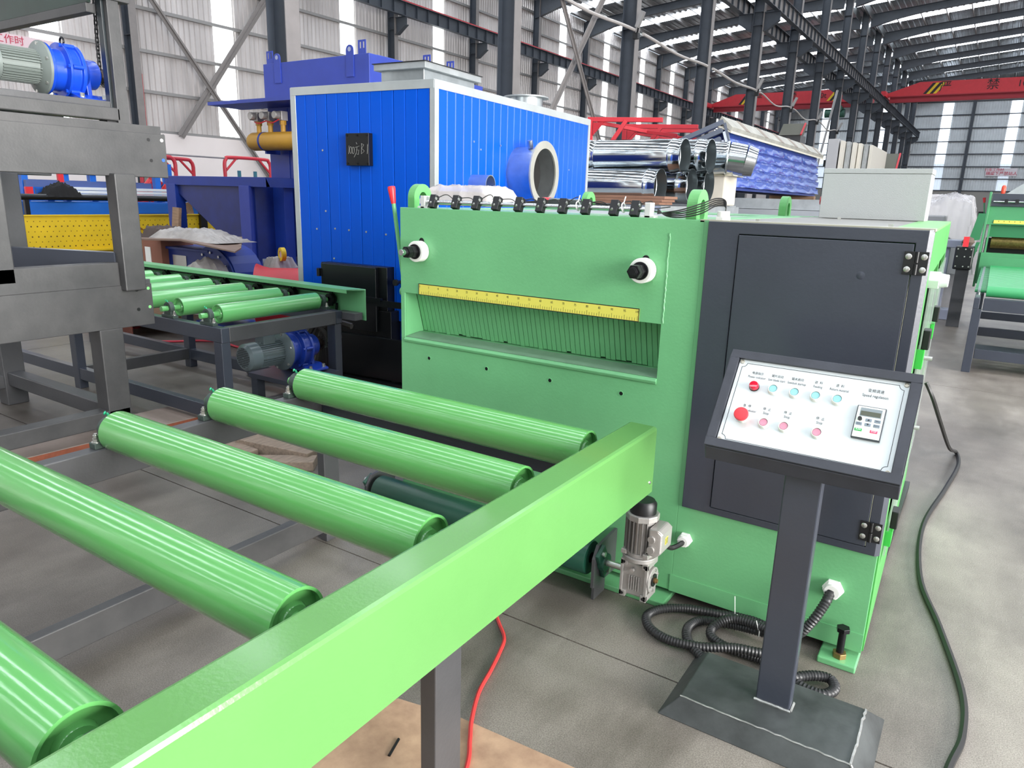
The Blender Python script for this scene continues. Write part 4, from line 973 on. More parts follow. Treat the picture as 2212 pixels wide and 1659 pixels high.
# ---------------------------------------------------------------- horizontal gearmotors (axis along +y, drive end at high y)
def hmotor(name, label, x, y0, z, s, mg, blue, loc, fanend=True, chainpts=None, base=True):
    """y0 = fan end. s = scale. total length about 0.86*s"""
    t = thing(name, label, 'motor', loc); A = (0, 1, 0)
    P = lambda d: (x, y0+d*s, z)
    r = .105*s
    if fanend:
        G().lathe([(0, 0), (0, r*.80), (.02*s, r*1.02), (.09*s, r*1.05), (.11*s, r*1.05)], P(0), A, 36).build('fan_cowl', mg, t)
        g = G()
        for i in range(-5, 6):
            for k in range(-5, 6):
                u, v = i*.0142*s, k*.0142*s
                if u*u+v*v < (r*.70)**2 and (abs(u) > .006*s or abs(v) > .006*s): g.cyl((x+u, y0-.0012, z+v), (x+u, y0+.0008, z+v), .0048*s, n=8, sm=False)
        g.build('cowl_grille', BLACK, t)
    G().cyl(P(.10), P(.36), r*.86, n=36).build('motor_body', mg, t)
    g = G()
    for k in range(36):
        a = 2*PI*k/36
        if k % 9 in (0,): continue
        d = Vector((math.cos(a), 0, math.sin(a))); c = Vector(P(.23))+d*r*.90
        g.obox(c, (.022*s, .23*s, .0045*s), Matrix.Rotation(-a, 3, 'Y'))
    g.build('cooling_fins', mg, t)
    fl_ = G().lathe([(0, r*.9), (.012*s, r*1.25), (.03*s, r*1.55), (.045*s, r*1.55), (.045*s, 0)], P(.33), A, 40).build('motor_flange', mg, t, bevel=.002)
    g = G()
    for k in range(6):
        a = 2*PI*k/6+.3; c = (x+r*1.36*math.cos(a), y0+.352*s, z+r*1.36*math.sin(a)); g.hexn((c[0], c[1]-.008*s, c[2]), (c[0], c[1]+.006*s, c[2]), .011*s)
    g.build('flange_bolt', ZINC, fl_)
    if mg is MGREY2: G().box(x-.055*s, x+.055*s, y0+.16*s, y0+.27*s, z+r*.8, z+r*1.45).build('terminal_box', mg, t, bevel=.004)
    G().lathe([(.375, 1.5), (.395, 1.5), (.40, 1.20), (.47, 1.22), (.475, 1.62), (.49, 1.62), (.495, 1.45), (.55, 1.45), (.555, 1.62), (.575, 1.62), (.58, 1.35), (.62, 1.05), (.625, .92), (.70, .88), (.715, .72), (.715, 0)], (x, y0, z), A, 44).build('gear_housing', blue, t) if False else None
    pr = [(.375, 0), (.375, 1.5), (.395, 1.5), (.40, 1.20), (.47, 1.22), (.475, 1.62), (.49, 1.62), (.495, 1.45), (.55, 1.45), (.555, 1.62), (.575, 1.62), (.58, 1.35), (.62, 1.05), (.625, .92), (.70, .88), (.715, .72), (.715, 0)]
    gh = G().lathe([(a*s, b*r) for a, b in pr], (x, y0, z), A, 44).build('gear_housing', blue, t, bevel=.002)
    g = G()
    for k in range(6):
        a = 2*PI*k/6+.1; c = Vector((x+r*1.53*math.cos(a), 0, z+r*1.53*math.sin(a))); g.cyl((c.x, y0+.492*s, c.z), (c.x, y0+.556*s, c.z), .014*s, n=10)
        g.hexn((c.x, y0+.462*s, c.z), (c.x, y0+.476*s, c.z), .011*s)
    g.build('housing_bolt', blue, gh)
    G().lathe([(0, .0245*s), (.004, .027*s)], (0, 0, 0), A, 8) 
    lug = G().torus((x, y0+.52*s, z+r*1.45+.03*s), (0, 1, 0), .024*s, .0065*s, 20, 8).cyl((x, y0+.52*s, z+r*1.4), (x, y0+.52*s, z+r*1.45+.01*s), .01*s, n=8).build('lifting_ring', blue if mg is MGREY2 else BLACKM, t)
    if base:
        zb = z-r*1.78
        g = G().ext([(x-.19*s, y0+.50*s, zb), (x+.19*s, y0+.50*s, zb), (x+.19*s, y0+.50*s, zb+.018*s), (x+.09*s, y0+.50*s, zb+.05*s), (x-.09*s, y0+.50*s, zb+.05*s), (x-.19*s, y0+.50*s, zb+.018*s)], (0, .20*s, 0))
        g.ext([(x-.10*s, y0+.60*s, zb+.03*s), (x+.10*s, y0+.60*s, zb+.03*s), (x+.085*s, y0+.60*s, z), (x-.085*s, y0+.60*s, z)], (0, .03*s, 0))
        g.build('base_foot', blue, t, bevel=.003)
        g = G()
        for dx in (-.16, .16):
            for dy in (.53, .67): g.cyl((x+dx*s, y0+dy*s, zb+.015*s), (x+dx*s, y0+dy*s, zb+.028*s), .018*s, n=14).hexn((x+dx*s, y0+dy*s, zb+.02*s), (x+dx*s, y0+dy*s, zb+.05*s), .014*s)
        g.build('foot_bolt', ZINC, t)
    G().cyl(P(.71), P(.80), .022*s, n=16).build('output_shaft', CHROME, t)
    g = G().cyl(P(.74), P(.775), .040*s, n=24); n = 17; R0 = .056*s
    pts = []
    for k in range(n*2):
        a = 2*PI*k/(n*2); rr = R0*(1.10 if k % 2 else .93); pts.append((x+rr*math.cos(a), y0+.775*s, z+rr*math.sin(a)))
    g.ext(pts, (0, .010*s, 0)); g.build('sprocket', mat('oiled_steel', '4A403A', .35, metal=.8), t)
    return t
m2 = hmotor('gear_motor', 'slate grey and blue gearmotor lying under the end of the second conveyor', -1.69, .415, .415, .80, MGREY2, mat('motor_navy', '1B3A9C', .35, var=.1, coat=.2), (-1.69, .7, .2))
G().ext([(-1.90, .60, .225), (-1.48, .60, .225), (-1.48, .60, .255), (-1.90, .60, .255)], (0, .42, 0)).build('mounting_plate', NAVY, m2)
G().box(-1.90, -1.84, .62, .68, .0, .225).box(-1.54, -1.48, .62, .68, .0, .225).box(-1.9, -1.84, .95, 1.0, 0, .225).build('support_leg', NAVY, m2)
wires('cable_bundle', 'bundle of dusty black cables behind the slate grey gearmotor', [
    [(-2.55, 1.25, .02), (-2.2, 1.35, .03), (-1.95, 1.4, .05), (-1.85, 1.3, .2), (-1.80, 1.22, .42), (-1.9, 1.2, .5), (-1.98, 1.2, .42), (-2.0, 1.2, .3)],
    [(-2.6, 1.30, .02), (-2.7, 1.2, .02), (-2.5, 1.15, .03), (-2.2, 1.2, .05), (-1.95, 1.22, .2), (-1.86, 1.22, .45), (-1.7, 1.22, .53), (-1.58, 1.24, .52)],
    [(-2.0, 1.25, .35), (-1.9, 1.25, .5), (-1.78, 1.25, .52), (-1.72, 1.25, .42), (-1.8, 1.25, .36)]], .022, mat('dusty_cable', '46413D', .7))
# ================================================================ big grey stacker frame on the left
sf = thing('stacker_frame', 'tall dark grey welded steel stacker frame at the left edge', 'frame', (-2.4, -.6, 0))
FX = -1.9
def fbox(nm, x0, x1, y0, y1, z0, z1, m=FRAME2, b=.006): return G().box(x0, x1, y0, y1, z0, z1).build(nm, m, sf, bevel=b)
fbox('base_rail', -2.0, FX, -2.2, -.205, .115, .205)
for y in (-.33, -1.75): fbox('leg', -2.02, FX, y, y+.13, .0 if y < -1 else .0, .665)
for y in (-.33, -1.75): fbox('leg', -3.3, -3.18, y, y+.13, 0, .665, FRAME)
fbox('base_cross_rail', -3.18, -2.02, -.31, -.22, .135, .225, FRAME); fbox('base_rail', -3.29, -3.19, -2.2, -.205, .115, .205, FRAME)
# lower channel beam (open towards -x) with holes near its end
g = G()
g.box(-1.912, FX, -2.4, -.01, .663, .898)
g.box(-1.99, -1.912, -2.4, -.01, .663, .675).box(-1.99, -1.912, -2.4, -.01, .886, .898)
bm_ = g.build('lower_beam', FRAME2, sf, bevel=.003)
G().cyl((FX, -.032, .872), (FX+.0012, -.032, .872), .009, n=16, sm=False).cyl((FX, -.032, .765), (FX+.0012, -.032, .765), .009, n=16, sm=False).build('bolt_hole_green', mat('seen_green', '7BC47A', .5), bm_)
G().cyl((FX, -.10, .868), (FX+.0012, -.10, .868), .010, n=16, sm=False).cyl((FX, -.10, .757), (FX+.0012, -.10, .757), .010, n=16, sm=False).build('bolt_hole', BLACK, bm_)
fbox('back_beam', -3.32, -3.24, -2.4, -.01, .663, .898, FRAME)
G().box(-1.905, -1.885, -.085, -.055 + .03, .9, .925).build('end_clip', FRAME, sf)
# post, mid beams
fbox('post', -1.945, -1.85, -.185, -.068, .872, 1.50)
fbox('post', -1.96, FX, -.86, -.70, .95, 1.50)
fbox('middle_beam', -1.965, FX, -2.2, -.185, .895, 1.028)
fbox('post', -3.3, -3.2, -.185, -.068, .87, 1.5, FRAME)
fbox('tie_beam', -3.2, -1.96, -.44, -.36, .93, 1.07, FRAME) if False else None
g = G().bar((-3.2, -.62, 1.02), (-1.93, -.17, 1.02), .05, .12); g.build('tie_beam', NAVY, sf, bevel=.003)
# upper channel beam with holes
g = G().box(-1.912, FX, -2.4, .155, 1.487, 1.722).box(-1.99, -1.912, -2.4, .155, 1.487, 1.499).box(-1.99, -1.912, -2.4, .155, 1.71, 1.722)
ub = g.build('upper_beam', FRAME2, sf, bevel=.003)
G().box(-1.955, -1.93, -2.4, .15, 1.722, 1.765).build('guide_rail', FRAME2, sf, bevel=.002)
g = G()
for (y, z) in ((.054, 1.688), (.060, 1.578)): g.cyl((FX, y, z), (FX+.0012, y, z), .0095, n=16, sm=False)
g.build('bolt_hole', BLACK, ub)
G().cyl((FX, .132, 1.69), (FX+.0012, .132, 1.69), .0095, n=16, sm=False).build('through_hole', mat('hole_white', 'E8E4E2', .8), ub)
G().cyl((FX, .132, 1.583), (FX+.0012, .132, 1.583), .0095, n=16, sm=False).build('through_hole', mat('hole_blue', '2C5FC0', .6), ub)
fbox('upper_beam', -3.32, -3.24, -2.4, .155, 1.487, 1.722, FRAME)
# upper mast with motor shelf
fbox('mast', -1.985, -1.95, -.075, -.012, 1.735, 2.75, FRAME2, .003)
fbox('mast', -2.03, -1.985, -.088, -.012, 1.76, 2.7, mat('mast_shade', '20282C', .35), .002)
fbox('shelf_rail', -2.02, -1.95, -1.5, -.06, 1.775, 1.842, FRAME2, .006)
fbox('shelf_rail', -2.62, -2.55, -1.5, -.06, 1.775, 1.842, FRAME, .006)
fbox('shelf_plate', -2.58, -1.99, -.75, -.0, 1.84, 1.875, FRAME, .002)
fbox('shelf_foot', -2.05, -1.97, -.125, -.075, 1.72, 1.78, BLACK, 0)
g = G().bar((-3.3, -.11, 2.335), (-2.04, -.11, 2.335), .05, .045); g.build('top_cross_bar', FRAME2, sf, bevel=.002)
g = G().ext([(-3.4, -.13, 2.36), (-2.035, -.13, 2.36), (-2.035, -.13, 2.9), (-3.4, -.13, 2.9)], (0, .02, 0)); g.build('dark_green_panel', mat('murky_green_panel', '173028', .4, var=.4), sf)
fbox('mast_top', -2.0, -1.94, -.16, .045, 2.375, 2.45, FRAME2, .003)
m1 = hmotor('gear_motor', 'grey motor with bright blue cycloid gearbox on the shelf of the stacker frame', -2.26, -.60, 2.03, .83, MGREY, MBLUE, (-2.26, -.4, 1.875), fanend=True)
chain('chain', m1, [(-2.308, .048, 2.03), (-2.303, .046, 2.2), (-2.285, .044, 2.4), (-2.26, .04, 2.75)], pitch=.019, plate=.014, w=.007)
P = [(-2.26+.050*math.cos(a), .048, 2.03+.050*math.sin(a)) for a in [PI+i*PI/8 for i in range(0, 10)]]
chain('chain', m1, P, pitch=.019, plate=.015, w=.008)
# timber and boards on the floor
def single(g, name, m, label, cat, loc, group=None, bevel=0): return tag(g.build(name, m, loc=loc, bevel=bevel), label, cat, group)
single(G().box(-2.33, -1.93, -2.2, .30, .001, .04), 'board', mat('dusty_plywood_board', '8E7E74', .7, var=.2, vscale=4), 'thick dusty board lying on the floor beneath the stacker frame', 'board', (-2.1, -1, 0)) if False else None
g = G().ext([(-2.30, -1.6, .002), (-1.98, -1.6, .002), (-1.90, .22, .002), (-2.24, .30, .002)], (0, 0, .04))
pb = thing('board', 'dusty board with reddish edge lying on the floor along the stacker frame', 'board', (-2.1, -.7, 0))
g.build('face', PLYM, pb, bevel=.002)
g = G().ext([(-1.9795, -1.6, .004), (-1.976, -1.6, .004), (-1.896, .22, .004), (-1.8995, .22, .004)], (0, 0, .034)); g.build('edge', PLYE, pb)
def plank(label, a, b, w, h, z, tilt=0):
    g = G().bar((a[0], a[1], z+h/2), (b[0], b[1], z+h/2), w, h); return single(g, 'timber_block', mat('weathered_timber', '8C7B6C', .8, var=.35, vscale=5, stretch=(14, 2, 14), bump=.3, bscale=40), label, 'timber', (a[0], a[1], z), bevel=.003)
plank('weathered timber block lying under the near roller conveyor', (-1.30, .12), (-.80, .20), .17, .07, 0)
plank('split timber offcut leaning across the block under the near roller conveyor', (-1.02, -.08), (-.74, .13), .11, .05, .0)
plank('short weathered timber behind the first block under the near roller conveyor', (-1.45, .0), (-1.1, -.02), .12, .05, 0)
t = thing('channel_steel', 'rusty brown steel channel lying on the floor behind the second conveyor', 'steel', (-5.0, 1.5, 0))
G().box(-5.6, -4.66, 1.36, 1.37, 0, .16).box(-5.6, -4.66, 1.36, 1.80, .15, .16).box(-5.6, -4.66, 1.79, 1.80, 0, .16).build('channel', RUST, t)
wires('welding_cable', 'red cable wandering over the floor under the second conveyor', [[(-5.9, 1.9, .012), (-5.2, 1.75, .012), (-4.9, 1.3, .10), (-4.8, 1.25, .17), (-4.6, 1.3, .02), (-4.3, 1.5, .012), (-4.1, 1.72, .012), (-3.9, 1.8, .012), (-3.6, 1.76, .012), (-3.3, 1.80, .012), (-2.9, 1.5, .012), (-2.5, 1.38, .012), (-1.9, 1.35, .012), (-1.3, 1.4, .012), (-.9, 1.2, .012)]], .010, mat('cable_red', 'D04050', .5))
# ================================================================ blue panelled boiler house (turned a little on the floor)
BX0, BX1, BY0, BY1, BH = -2.575, -1.235, 1.70, 4.35, 2.195
bb = thing('boiler_house', 'bright blue panelled box with a black inspection plate and galvanised top duct', 'furnace', (-1.80, 1.70, 0))
def panelrun(g, p, along, vec, L, out, pitch=.093, d=.004):
    p, along, vec, out = Vector(p), Vector(along), Vector(vec), Vector(out)
    n = int(L/pitch); pt = L/n
    for i in range(n):
        a, b, c, e = i*pt, i*pt+pt*.06, (i+1)*pt-pt*.06, (i+1)*pt
        q = [p+along*a, p+along*b+out*d, p+along*c+out*d, p+along*e]
        g.add([q[0], q[1], q[2], q[3], q[0]+vec, q[1]+vec, q[2]+vec, q[3]+vec], [(0, 1, 5, 4), (1, 2, 6, 5), (2, 3, 7, 6)])
    return g
G().box(BX0+.02, BX1-.02, BY0+.02, BY1-.02, .02, BH-.02).build('core', DBLUE, bb)
# front panels: three wide cladding panels, each ribbed
wp = (BX1-BX0-.08)/4
for i in range(4):
    panelrun(G(), (BX0+.04+i*wp, BY0, .5), (1, 0, 0), (0, 0, BH-.55), wp-.002, (0, -1, 0)).build('cladding_panel', BLUEP, bb)
n = 8; wq = (BY1-BY0-.08)/n
for i in range(n):
    panelrun(G(), (BX1, BY0+.04+i*wq, .02), (0, 1, 0), (0, 0, BH-.06), wq-.002, (1, 0, 0)).build('cladding_panel', BLUEP, bb)
for i in range(4): panelrun(G(), (BX0, BY1-.04-i*.65, .02), (0, -1, 0), (0, 0, BH-.06), .645, (-1, 0, 0)).build('cladding_panel', BLUEP, bb)
TR = mat('aluminium_trim', 'BFC4C4', .35, metal=.5, var=.1)
for nm, b in (('corner_trim', (BX0-.008, BX0+.045, BY0-.008, BY0+.03, .02, BH)), ('corner_trim', (BX1-.035, BX1+.008, BY0-.008, BY0+.04, .02, BH)), ('corner_trim', (BX1-.03, BX1+.008, BY1-.04, BY1+.008, .02, BH)),
              ('top_trim', (BX0, BX1, BY0-.009, BY0+.03, BH-.055, BH+.004)), ('top_trim', (BX1-.03, BX1+.009, BY0, BY1, BH-.055, BH+.004)), ('top_trim', (BX0, BX1, BY1-.03, BY1+.009, BH-.05, BH+.004)), ('top_trim', (BX0-.009, BX0+.03, BY0, BY1, BH-.05, BH+.004))):
    G().box(*b).build(nm, TR, bb, bevel=.001)
G().box(BX0, BX1, BY0, BY1, BH-.02, BH).build('roof_sheet', GALVD, bb)
g = G()
for x, z in ((-2.27, 1.74), (-2.26, 1.29), (-2.36, 1.15), (-2.17, 1.16), (-2.03, 1.155), (-1.86, 1.15), (-1.67, 1.14), (-2.19, .93), (-2.12, .895), (-1.79, .88), (-1.64, .865), (-1.62, .6)): g.cyl((x, BY0-.008, z), (x, BY0-.003, z), .0075, n=10)
for y, z in ((2.2, 1.83), (2.3, 1.78), (2.6, 1.83), (3.9, 1.7), (3.8, 1.3), (2.0, 1.5)): g.cyl((BX1+.003, y, z), (BX1+.008, y, z), .0075, n=10)
g.build('rivet', ZINC, bb)
ip = G().box(-1.998, -1.782, BY0-.05, BY0-.003, 1.628, 1.855).build('inspection_plate', BLKPAINT, bb, bevel=.002)
g = G()
for x in (-1.985, -1.89, -1.798):
    for z in (1.643, 1.84): g.hexn((x, BY0-.056, z), (x, BY0-.05, z), .008)
g.build('plate_bolt', BLACKM, ip)
# chalk writing as thin strokes
g = G(); CH = lambda pts, r=.0011: g.path([(-1.998+.216*u, BY0-.0512, 1.628+.227*v) for u, v in pts], r, 4)
CH([(.12, .36), (.15, .62)]); CH([(.22+.05*math.cos(a), .48+.11*math.sin(a)) for a in [i*PI/5 for i in range(11)]]); CH([(.33+.05*math.cos(a), .47+.11*math.sin(a)) for a in [i*PI/5 for i in range(11)]])
CH([(.46, .72), (.50, .66)]); CH([(.40, .56), (.60, .60)]); CH([(.50, .58), (.46, .40), (.36, .26)]); CH([(.48, .48), (.58, .48), (.55, .34), (.48, .36)])
CH([(.68, .36), (.70, .68)]); CH([(.69, .68), (.80, .64), (.70, .53), (.82, .45), (.68, .36)]); CH([(.94, .36), (.96, .66)])
g.build('chalk_writing', mat('chalk', '9A9A96', .9), ip)
# black firebox with two doors low on the front
fb2 = G().box(-2.36, -1.56, BY0-.10, BY0+.01, .02, .58).box(-2.25, -1.60, BY0-.09, BY0, .58, .905).build('firebox', BLKPAINT, bb, bevel=.003)
G().box(-2.22, -1.68, BY0-.125, BY0-.09, .42, .90).build('fire_door', mat('door_black', '0C0E12', .3, var=.2), bb, bevel=.003)
G().box(-2.0, -1.62, BY0-.15, BY0-.12, .655, .68).box(-1.70, -1.3, BY0-.14, BY0-.12, .62, .665).build('door_latch', BLKPAINT, bb)
G().cyl((-2.235, BY0-.14, .80), (-2.235, BY0-.14, .86), .012, n=10).box(-2.26, -2.21, BY0-.13, BY0-.09, .80, .86).box(-2.26, -2.21, BY0-.13, BY0-.09, .47, .53).build('door_hinge', BLKPAINT, bb)
G().box(-2.2, -1.3, BY0-.13, BY0-.09, .06, .38).build('ash_door', mat('door_black', '0C0E12', .3, var=.2), bb, bevel=.004)
G().box(-2.6, -1.0, BY0-.16, BY0-.11, .0, .045).build('base_skid', BLKPAINT, bb)
G().cyl((-1.53, BY0-.06, .80), (-1.53, BY0+.0, .80), .013, n=12).lathe([(0, 0), (0, .024), (.018, .024), (.026, .012)], (-1.53, BY0-.085, .80), (0, 1, 0), 18).build('knob', BLACK, bb)
# flanged outlet on the right side + small stub
g = G().pipe((BX1, 2.92, 1.625), (BX1+.36-.12, 2.92, 1.625), .215, .205, 44); o1 = g.build('outlet_duct', GALV, bb)
G().pipe((BX1+.235, 2.92, 1.625), (BX1+.25, 2.92, 1.625), .262, .202, 44).build('outlet_flange', mat('flange_steel', 'B9B7AE', .45, metal=.5, var=.15), o1, bevel=.001)
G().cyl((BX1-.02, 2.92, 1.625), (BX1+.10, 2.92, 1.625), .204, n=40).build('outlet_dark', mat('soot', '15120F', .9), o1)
G().cyl((BX1+.15, 2.84, 1.83), (BX1+.15, 2.82, 1.885), .022, n=14).build('outlet_nipple', GALV, o1)
G().pipe((BX1, 2.20, 1.52), (BX1+.16, 2.20, 1.52), .072, .066, 26).build('stub_pipe', GALV, bb)
# roof ducts
g = G().box(-1.98, -1.58, 2.05, 2.75, BH, BH+.14); g.build('roof_duct', GALV, bb, bevel=.003)
G().box(-2.02, -1.54, 2.01, 2.79, BH+.14, BH+.185).build('duct_rim', GALVD, bb, bevel=.002)
G().box(-2.03, -1.53, 2.0, 2.80, BH+.185, BH+.19).build('duct_gasket', BLACK, bb)
g = G().ext([(-2.42, 2.2, BH), (-2.36, 2.2, BH+.055), (-2.28, 2.2, BH+.075), (-1.98, 2.2, BH+.075), (-1.98, 2.2, BH)], (0, .4, 0)); g.build('curved_duct', GALV, bb)
G().pipe((-1.42, 3.35, BH), (-1.42, 3.35, BH+.09), .15, .14, 32).build('roof_collar', GALV, bb); G().pipe((-1.42, 3.35, BH+.085), (-1.42, 3.35, BH+.095), .20, .14, 32).build('collar_flange', GALVD, bb)
bb.rotation_euler.z = math.radians(4.0)
# ================================================================ indigo dust collector with pulse tank
dc = thing('dust_collector', 'tall indigo blue dust collector with lifting lugs behind the blue box', 'dust collector', (-5.1, 5.0, 0))
DX0, DX1, DY0, DY1 = -6.08, -4.22, 4.2, 5.75
G().box(DX0, DX1, DY0, DY1, 2.5, 2.99).build('head_box', INDIGO, dc, bevel=.004)
G().box(DX0+.02, DX1-.02, DY0+.02, DY1-.02, .35, 2.5).build('body', INDIGO, dc)
g = G().box(DX0-.5, DX1, DY0-.5, DY0+.02, 2.46, 2.50); g.build('walkway_shelf', INDIGO, dc)
G().box(DX0-.03, DX1+.05, DY0-.03, DY1+.03, 1.28, 1.5).build('middle_band', INDIGO, dc, bevel=.003)
G().box(DX0+.4, DX0+.402, DY0+.01, DY0+.021, .35, 2.45).build('seam', DBLUE, dc)
for x, y in ((DX0+.05, DY0+.0), (DX1-.1, DY0), (DX1-.1, DY1-.1), (DX0+.05, DY1-.1)): G().box(x, x+.1, y, y+.1, 0, .35).build('leg', INDIGO, dc)
g = G()
for (x, y) in ((DX0+.28, DY0-.012), (DX1-.30, DY0-.012)):
    pts = [(x-.06, y, 2.75), (x+.06, y, 2.75)]+[(x+.06*math.cos(a), y, 3.04+.06*math.sin(a)) for a in [i*PI/8 for i in range(9)]]
    g.ext(pts, (0, .012, 0))
g.build('lifting_lug', INDIGO, dc)
g = G()
for (x, y) in ((DX0+.28, DY0-.0135), (DX1-.30, DY0-.0135)): g.cyl((x, y, 3.05), (x, y+.0005, 3.05), .026, n=16, sm=False).cyl((x, y+.0155, 3.05), (x, y+.016, 3.05), .026, n=16, sm=False)
g.build('lug_hole', mat('lug_pale', '9AA0B8', .7), dc)
for (x, y) in ((DX0+.12, DY0+.01), (DX1-.12, DY0+.01), (DX1-.02, DY1-.5), (DX1-.02, DY1-.02)): G().hole_plate(x-.06, x+.06, 2.97, 3.14, y, y+.01, [(x-.04, x-.012, 3.05, 3.12), (x+.012, x+.04, 3.05, 3.12)]).build('slotted_lug', INDIGO, dc)
for i in range(3): G().box(DX1-.9+.05*i, DX1-.2, DY0+.35+i*.42, DY0+.65+i*.42, 2.99, 3.04).build('lid', mat('collector_lid', '2F55B8', .4), dc)
G().box(DX1-.01, DX1+.5, DY1-.7, DY1, 2.62, 2.80).build('side_ledge', INDIGO, dc)
g = G()
for z in (1.16, 1.02, .62): g.cyl((DX0-.06, DY0-.03, z), (DX0+.03, DY0-.03, z), .018, n=10)
g.build('latch', INDIGO, dc)
tk = thing('pulse_tank', 'ochre yellow compressed air tank with black valves on the dust collector', 'tank', (-5.7, 3.95, 1.95))
G().lathe([(0, 0), (.01, .06), (.04, .10), (.08, .112), (1.2, .112), (1.25, .08), (1.26, 0)], (-6.13, 3.98, 2.03), (1, 0, 0), 32).build('vessel', TANKY, tk)
G().pipe((-5.86, 3.98, 2.03), (-5.83, 3.98, 2.03), .116, .11, 30).box(-5.86, -5.83, 3.98, 4.2, 1.88, 1.93).build('strap', DBLUE, tk)
for x in (-5.95, -5.73, -5.49):
    G().cyl((x, 3.98, 2.12), (x, 3.98, 2.24), .03, n=14).hexn((x, 3.98, 2.22), (x, 3.98, 2.27), .04).build('neck', TANKY, tk)
    v = G().box(x-.04, x+.04, 3.93, 4.03, 2.27, 2.38).cyl((x-.02, 3.93, 2.33), (x-.02, 3.86, 2.33), .045, n=16).build('valve', ALU, tk, bevel=.006)
    G().box(x-.13, x-.04, 3.94, 4.0, 2.29, 2.36).build('coil', BLACK, v, bevel=.004)
g = G()
g.path(smooth([(-5.95, 3.92, 2.26), (-5.85, 3.9, 2.24), (-5.73, 3.92, 2.27)]), .008, 6); g.path(smooth([(-5.73, 3.92, 2.27), (-5.6, 3.9, 2.24), (-5.49, 3.92, 2.28)]), .008, 6)
g.build('red_wire', REDP, tk)
# ================================================================ indigo hopper on legs
hp = thing('steel_hopper', 'deep blue steel hopper with a sloping side standing on blue posts', 'hopper', (-6.1, 3.8, 0))
HX0, HX1, HY0, HY1, HZ = -7.0, -5.30, 3.3, 4.12, 1.575
G().ext([(HX0, HY0+.04, HZ-.1), (HX1+.02, HY0+.04, HZ-.1), (HX1+.02, HY0+.04, .62), (HX1-.25, HY0+.04, .62)], (0, HY1-HY0-.08, 0)).build('chute', mat('hopper_dark', '14286E', .4, var=.3), hp)
G().box(HX0-.04, HX1+.28, HY0, HY0+.06, HZ-.11, HZ).box(HX0-.04, HX1+.28, HY1-.06, HY1, HZ-.11, HZ).box(HX0-.04, HX0+.02, HY0, HY1, HZ-.11, HZ).box(HX1+.22, HX1+.28, HY0, HY1, HZ-.11, HZ).build('rim', DBLUE, hp, bevel=.004)
for x, y in ((HX0, HY0-.01), (HX1-.20, HY0-.02), (HX1+.02, HY0+.3), (HX0, HY1-.15), (HX1-.2, HY1-.15)):
    G().box(x, x+.19 if x < HX1-.1 else x+.2, y, y+.14, 0, HZ-.10).build('post', DBLUE if x != HX1-.2 else INDIGO, hp, bevel=.004)
G().box(HX1-.2, HX1+.7, HY0, HY0+.12, .40, .50).build('foot_rail', DBLUE, hp)
single(G().bar((-6.82, 3.2, 1.0-.65), (-6.78, 3.28, 1.18), .14, .04, up=(0, 1, 0)), 'timber_plank', WOODM, 'pale timber plank leaning upright against the left hopper post', 'timber', (-6.82, 3.2, .35))
# ================================================================ blue blower, red fan, board with film, cardboard
bl = thing('centrifugal_blower', 'blue centrifugal blower casing with bolted round face behind the second conveyor', 'blower', (-4.6, 2.3, 0))
cxb, czb, rb = -4.53, .49, .38
pts = [(-5.42, .38), (-5.42, .74), (-5.50, .79), (-5.50, .81), (-4.58, .81), (-4.58, .79), (-4.66, .72), (cxb+rb*math.cos(2.3), czb+rb*math.sin(2.3))]+[(cxb+rb*math.cos(a), czb+rb*math.sin(a)) for a in [2.1-i*.25 for i in range(17)]]
G().ext([(x, 2.2, max(.02, z)) for x, z in pts], (0, .34, 0)).build('scroll_casing', DBLUE, bl, bevel=.004)
G().box(-5.52, -4.56, 2.17, 2.57, .795, .82).build('outlet_flange', DBLUE, bl, bevel=.002)
G().cyl((cxb, 2.18, czb), (cxb, 2.2, czb), .365, n=44).build('face_disc', DBLUE, bl)
g = G()
for k in range(14):
    a = 2*PI*k/14+.2; g.hexn((cxb+.31*math.cos(a), 2.165, czb+.31*math.sin(a)), (cxb+.31*math.cos(a), 2.182, czb+.31*math.sin(a)), .014)
g.build('face_bolt', ZINC, bl)
G().box(-5.22, -4.98, 2.193, 2.2, .62, .735).build('name_plate', ZINC, bl)
G().box(-4.9, -3.9, 2.2, 2.6, 0, .06).build('base', DBLUE, bl)
t = drape(-4.52, -3.95, 1.75, 2.15, .25, .80, 'dusty_film', BAGM, None, .03, 24, 9, loc=(-4.2, 1.95, .3), top=lambda u, v: .78-.22*u*u-.12*max(0, u)-.06*abs(v))
tag(t, 'dusty polythene bag bulging over the inlet of the blue blower', 'plastic bag')
bd = single(G().add([(-5.35, 1.75, .90), (-4.35, 1.75, .94), (-3.50, 1.72, .885), (-3.72, 1.95, .895), (-4.3, 2.4, .95), (-5.35, 2.4, .92), (-5.35, 1.75, .915), (-4.35, 1.75, .955), (-3.50, 1.72, .897), (-3.72, 1.95, .907), (-4.3, 2.4, .965), (-5.35, 2.4, .935)],
    [(5, 4, 3, 2, 1, 0), (6, 7, 8, 9, 10, 11), (0, 1, 7, 6), (1, 2, 8, 7), (2, 3, 9, 8), (3, 4, 10, 9), (4, 5, 11, 10), (5, 0, 6, 11)]), 'plywood_sheet', mat('board_brown', '7A6458', .7, var=.2), 'brown bent board lying across the top of the blue blower', 'board', (-4.4, 2.1, .9))
t = drape(-5.05, -3.95, 1.85, 2.3, .93, 1.14, 'film_heap', BAGM, None, .018, 34, 21, loc=(-4.3, 2.2, .94), top=lambda u, v: 1.03-.03*u+.02*math.sin(5*u+1)-.03*abs(v))
tag(t, 'heap of grey polythene film on the brown board beside the hopper', 'plastic film')
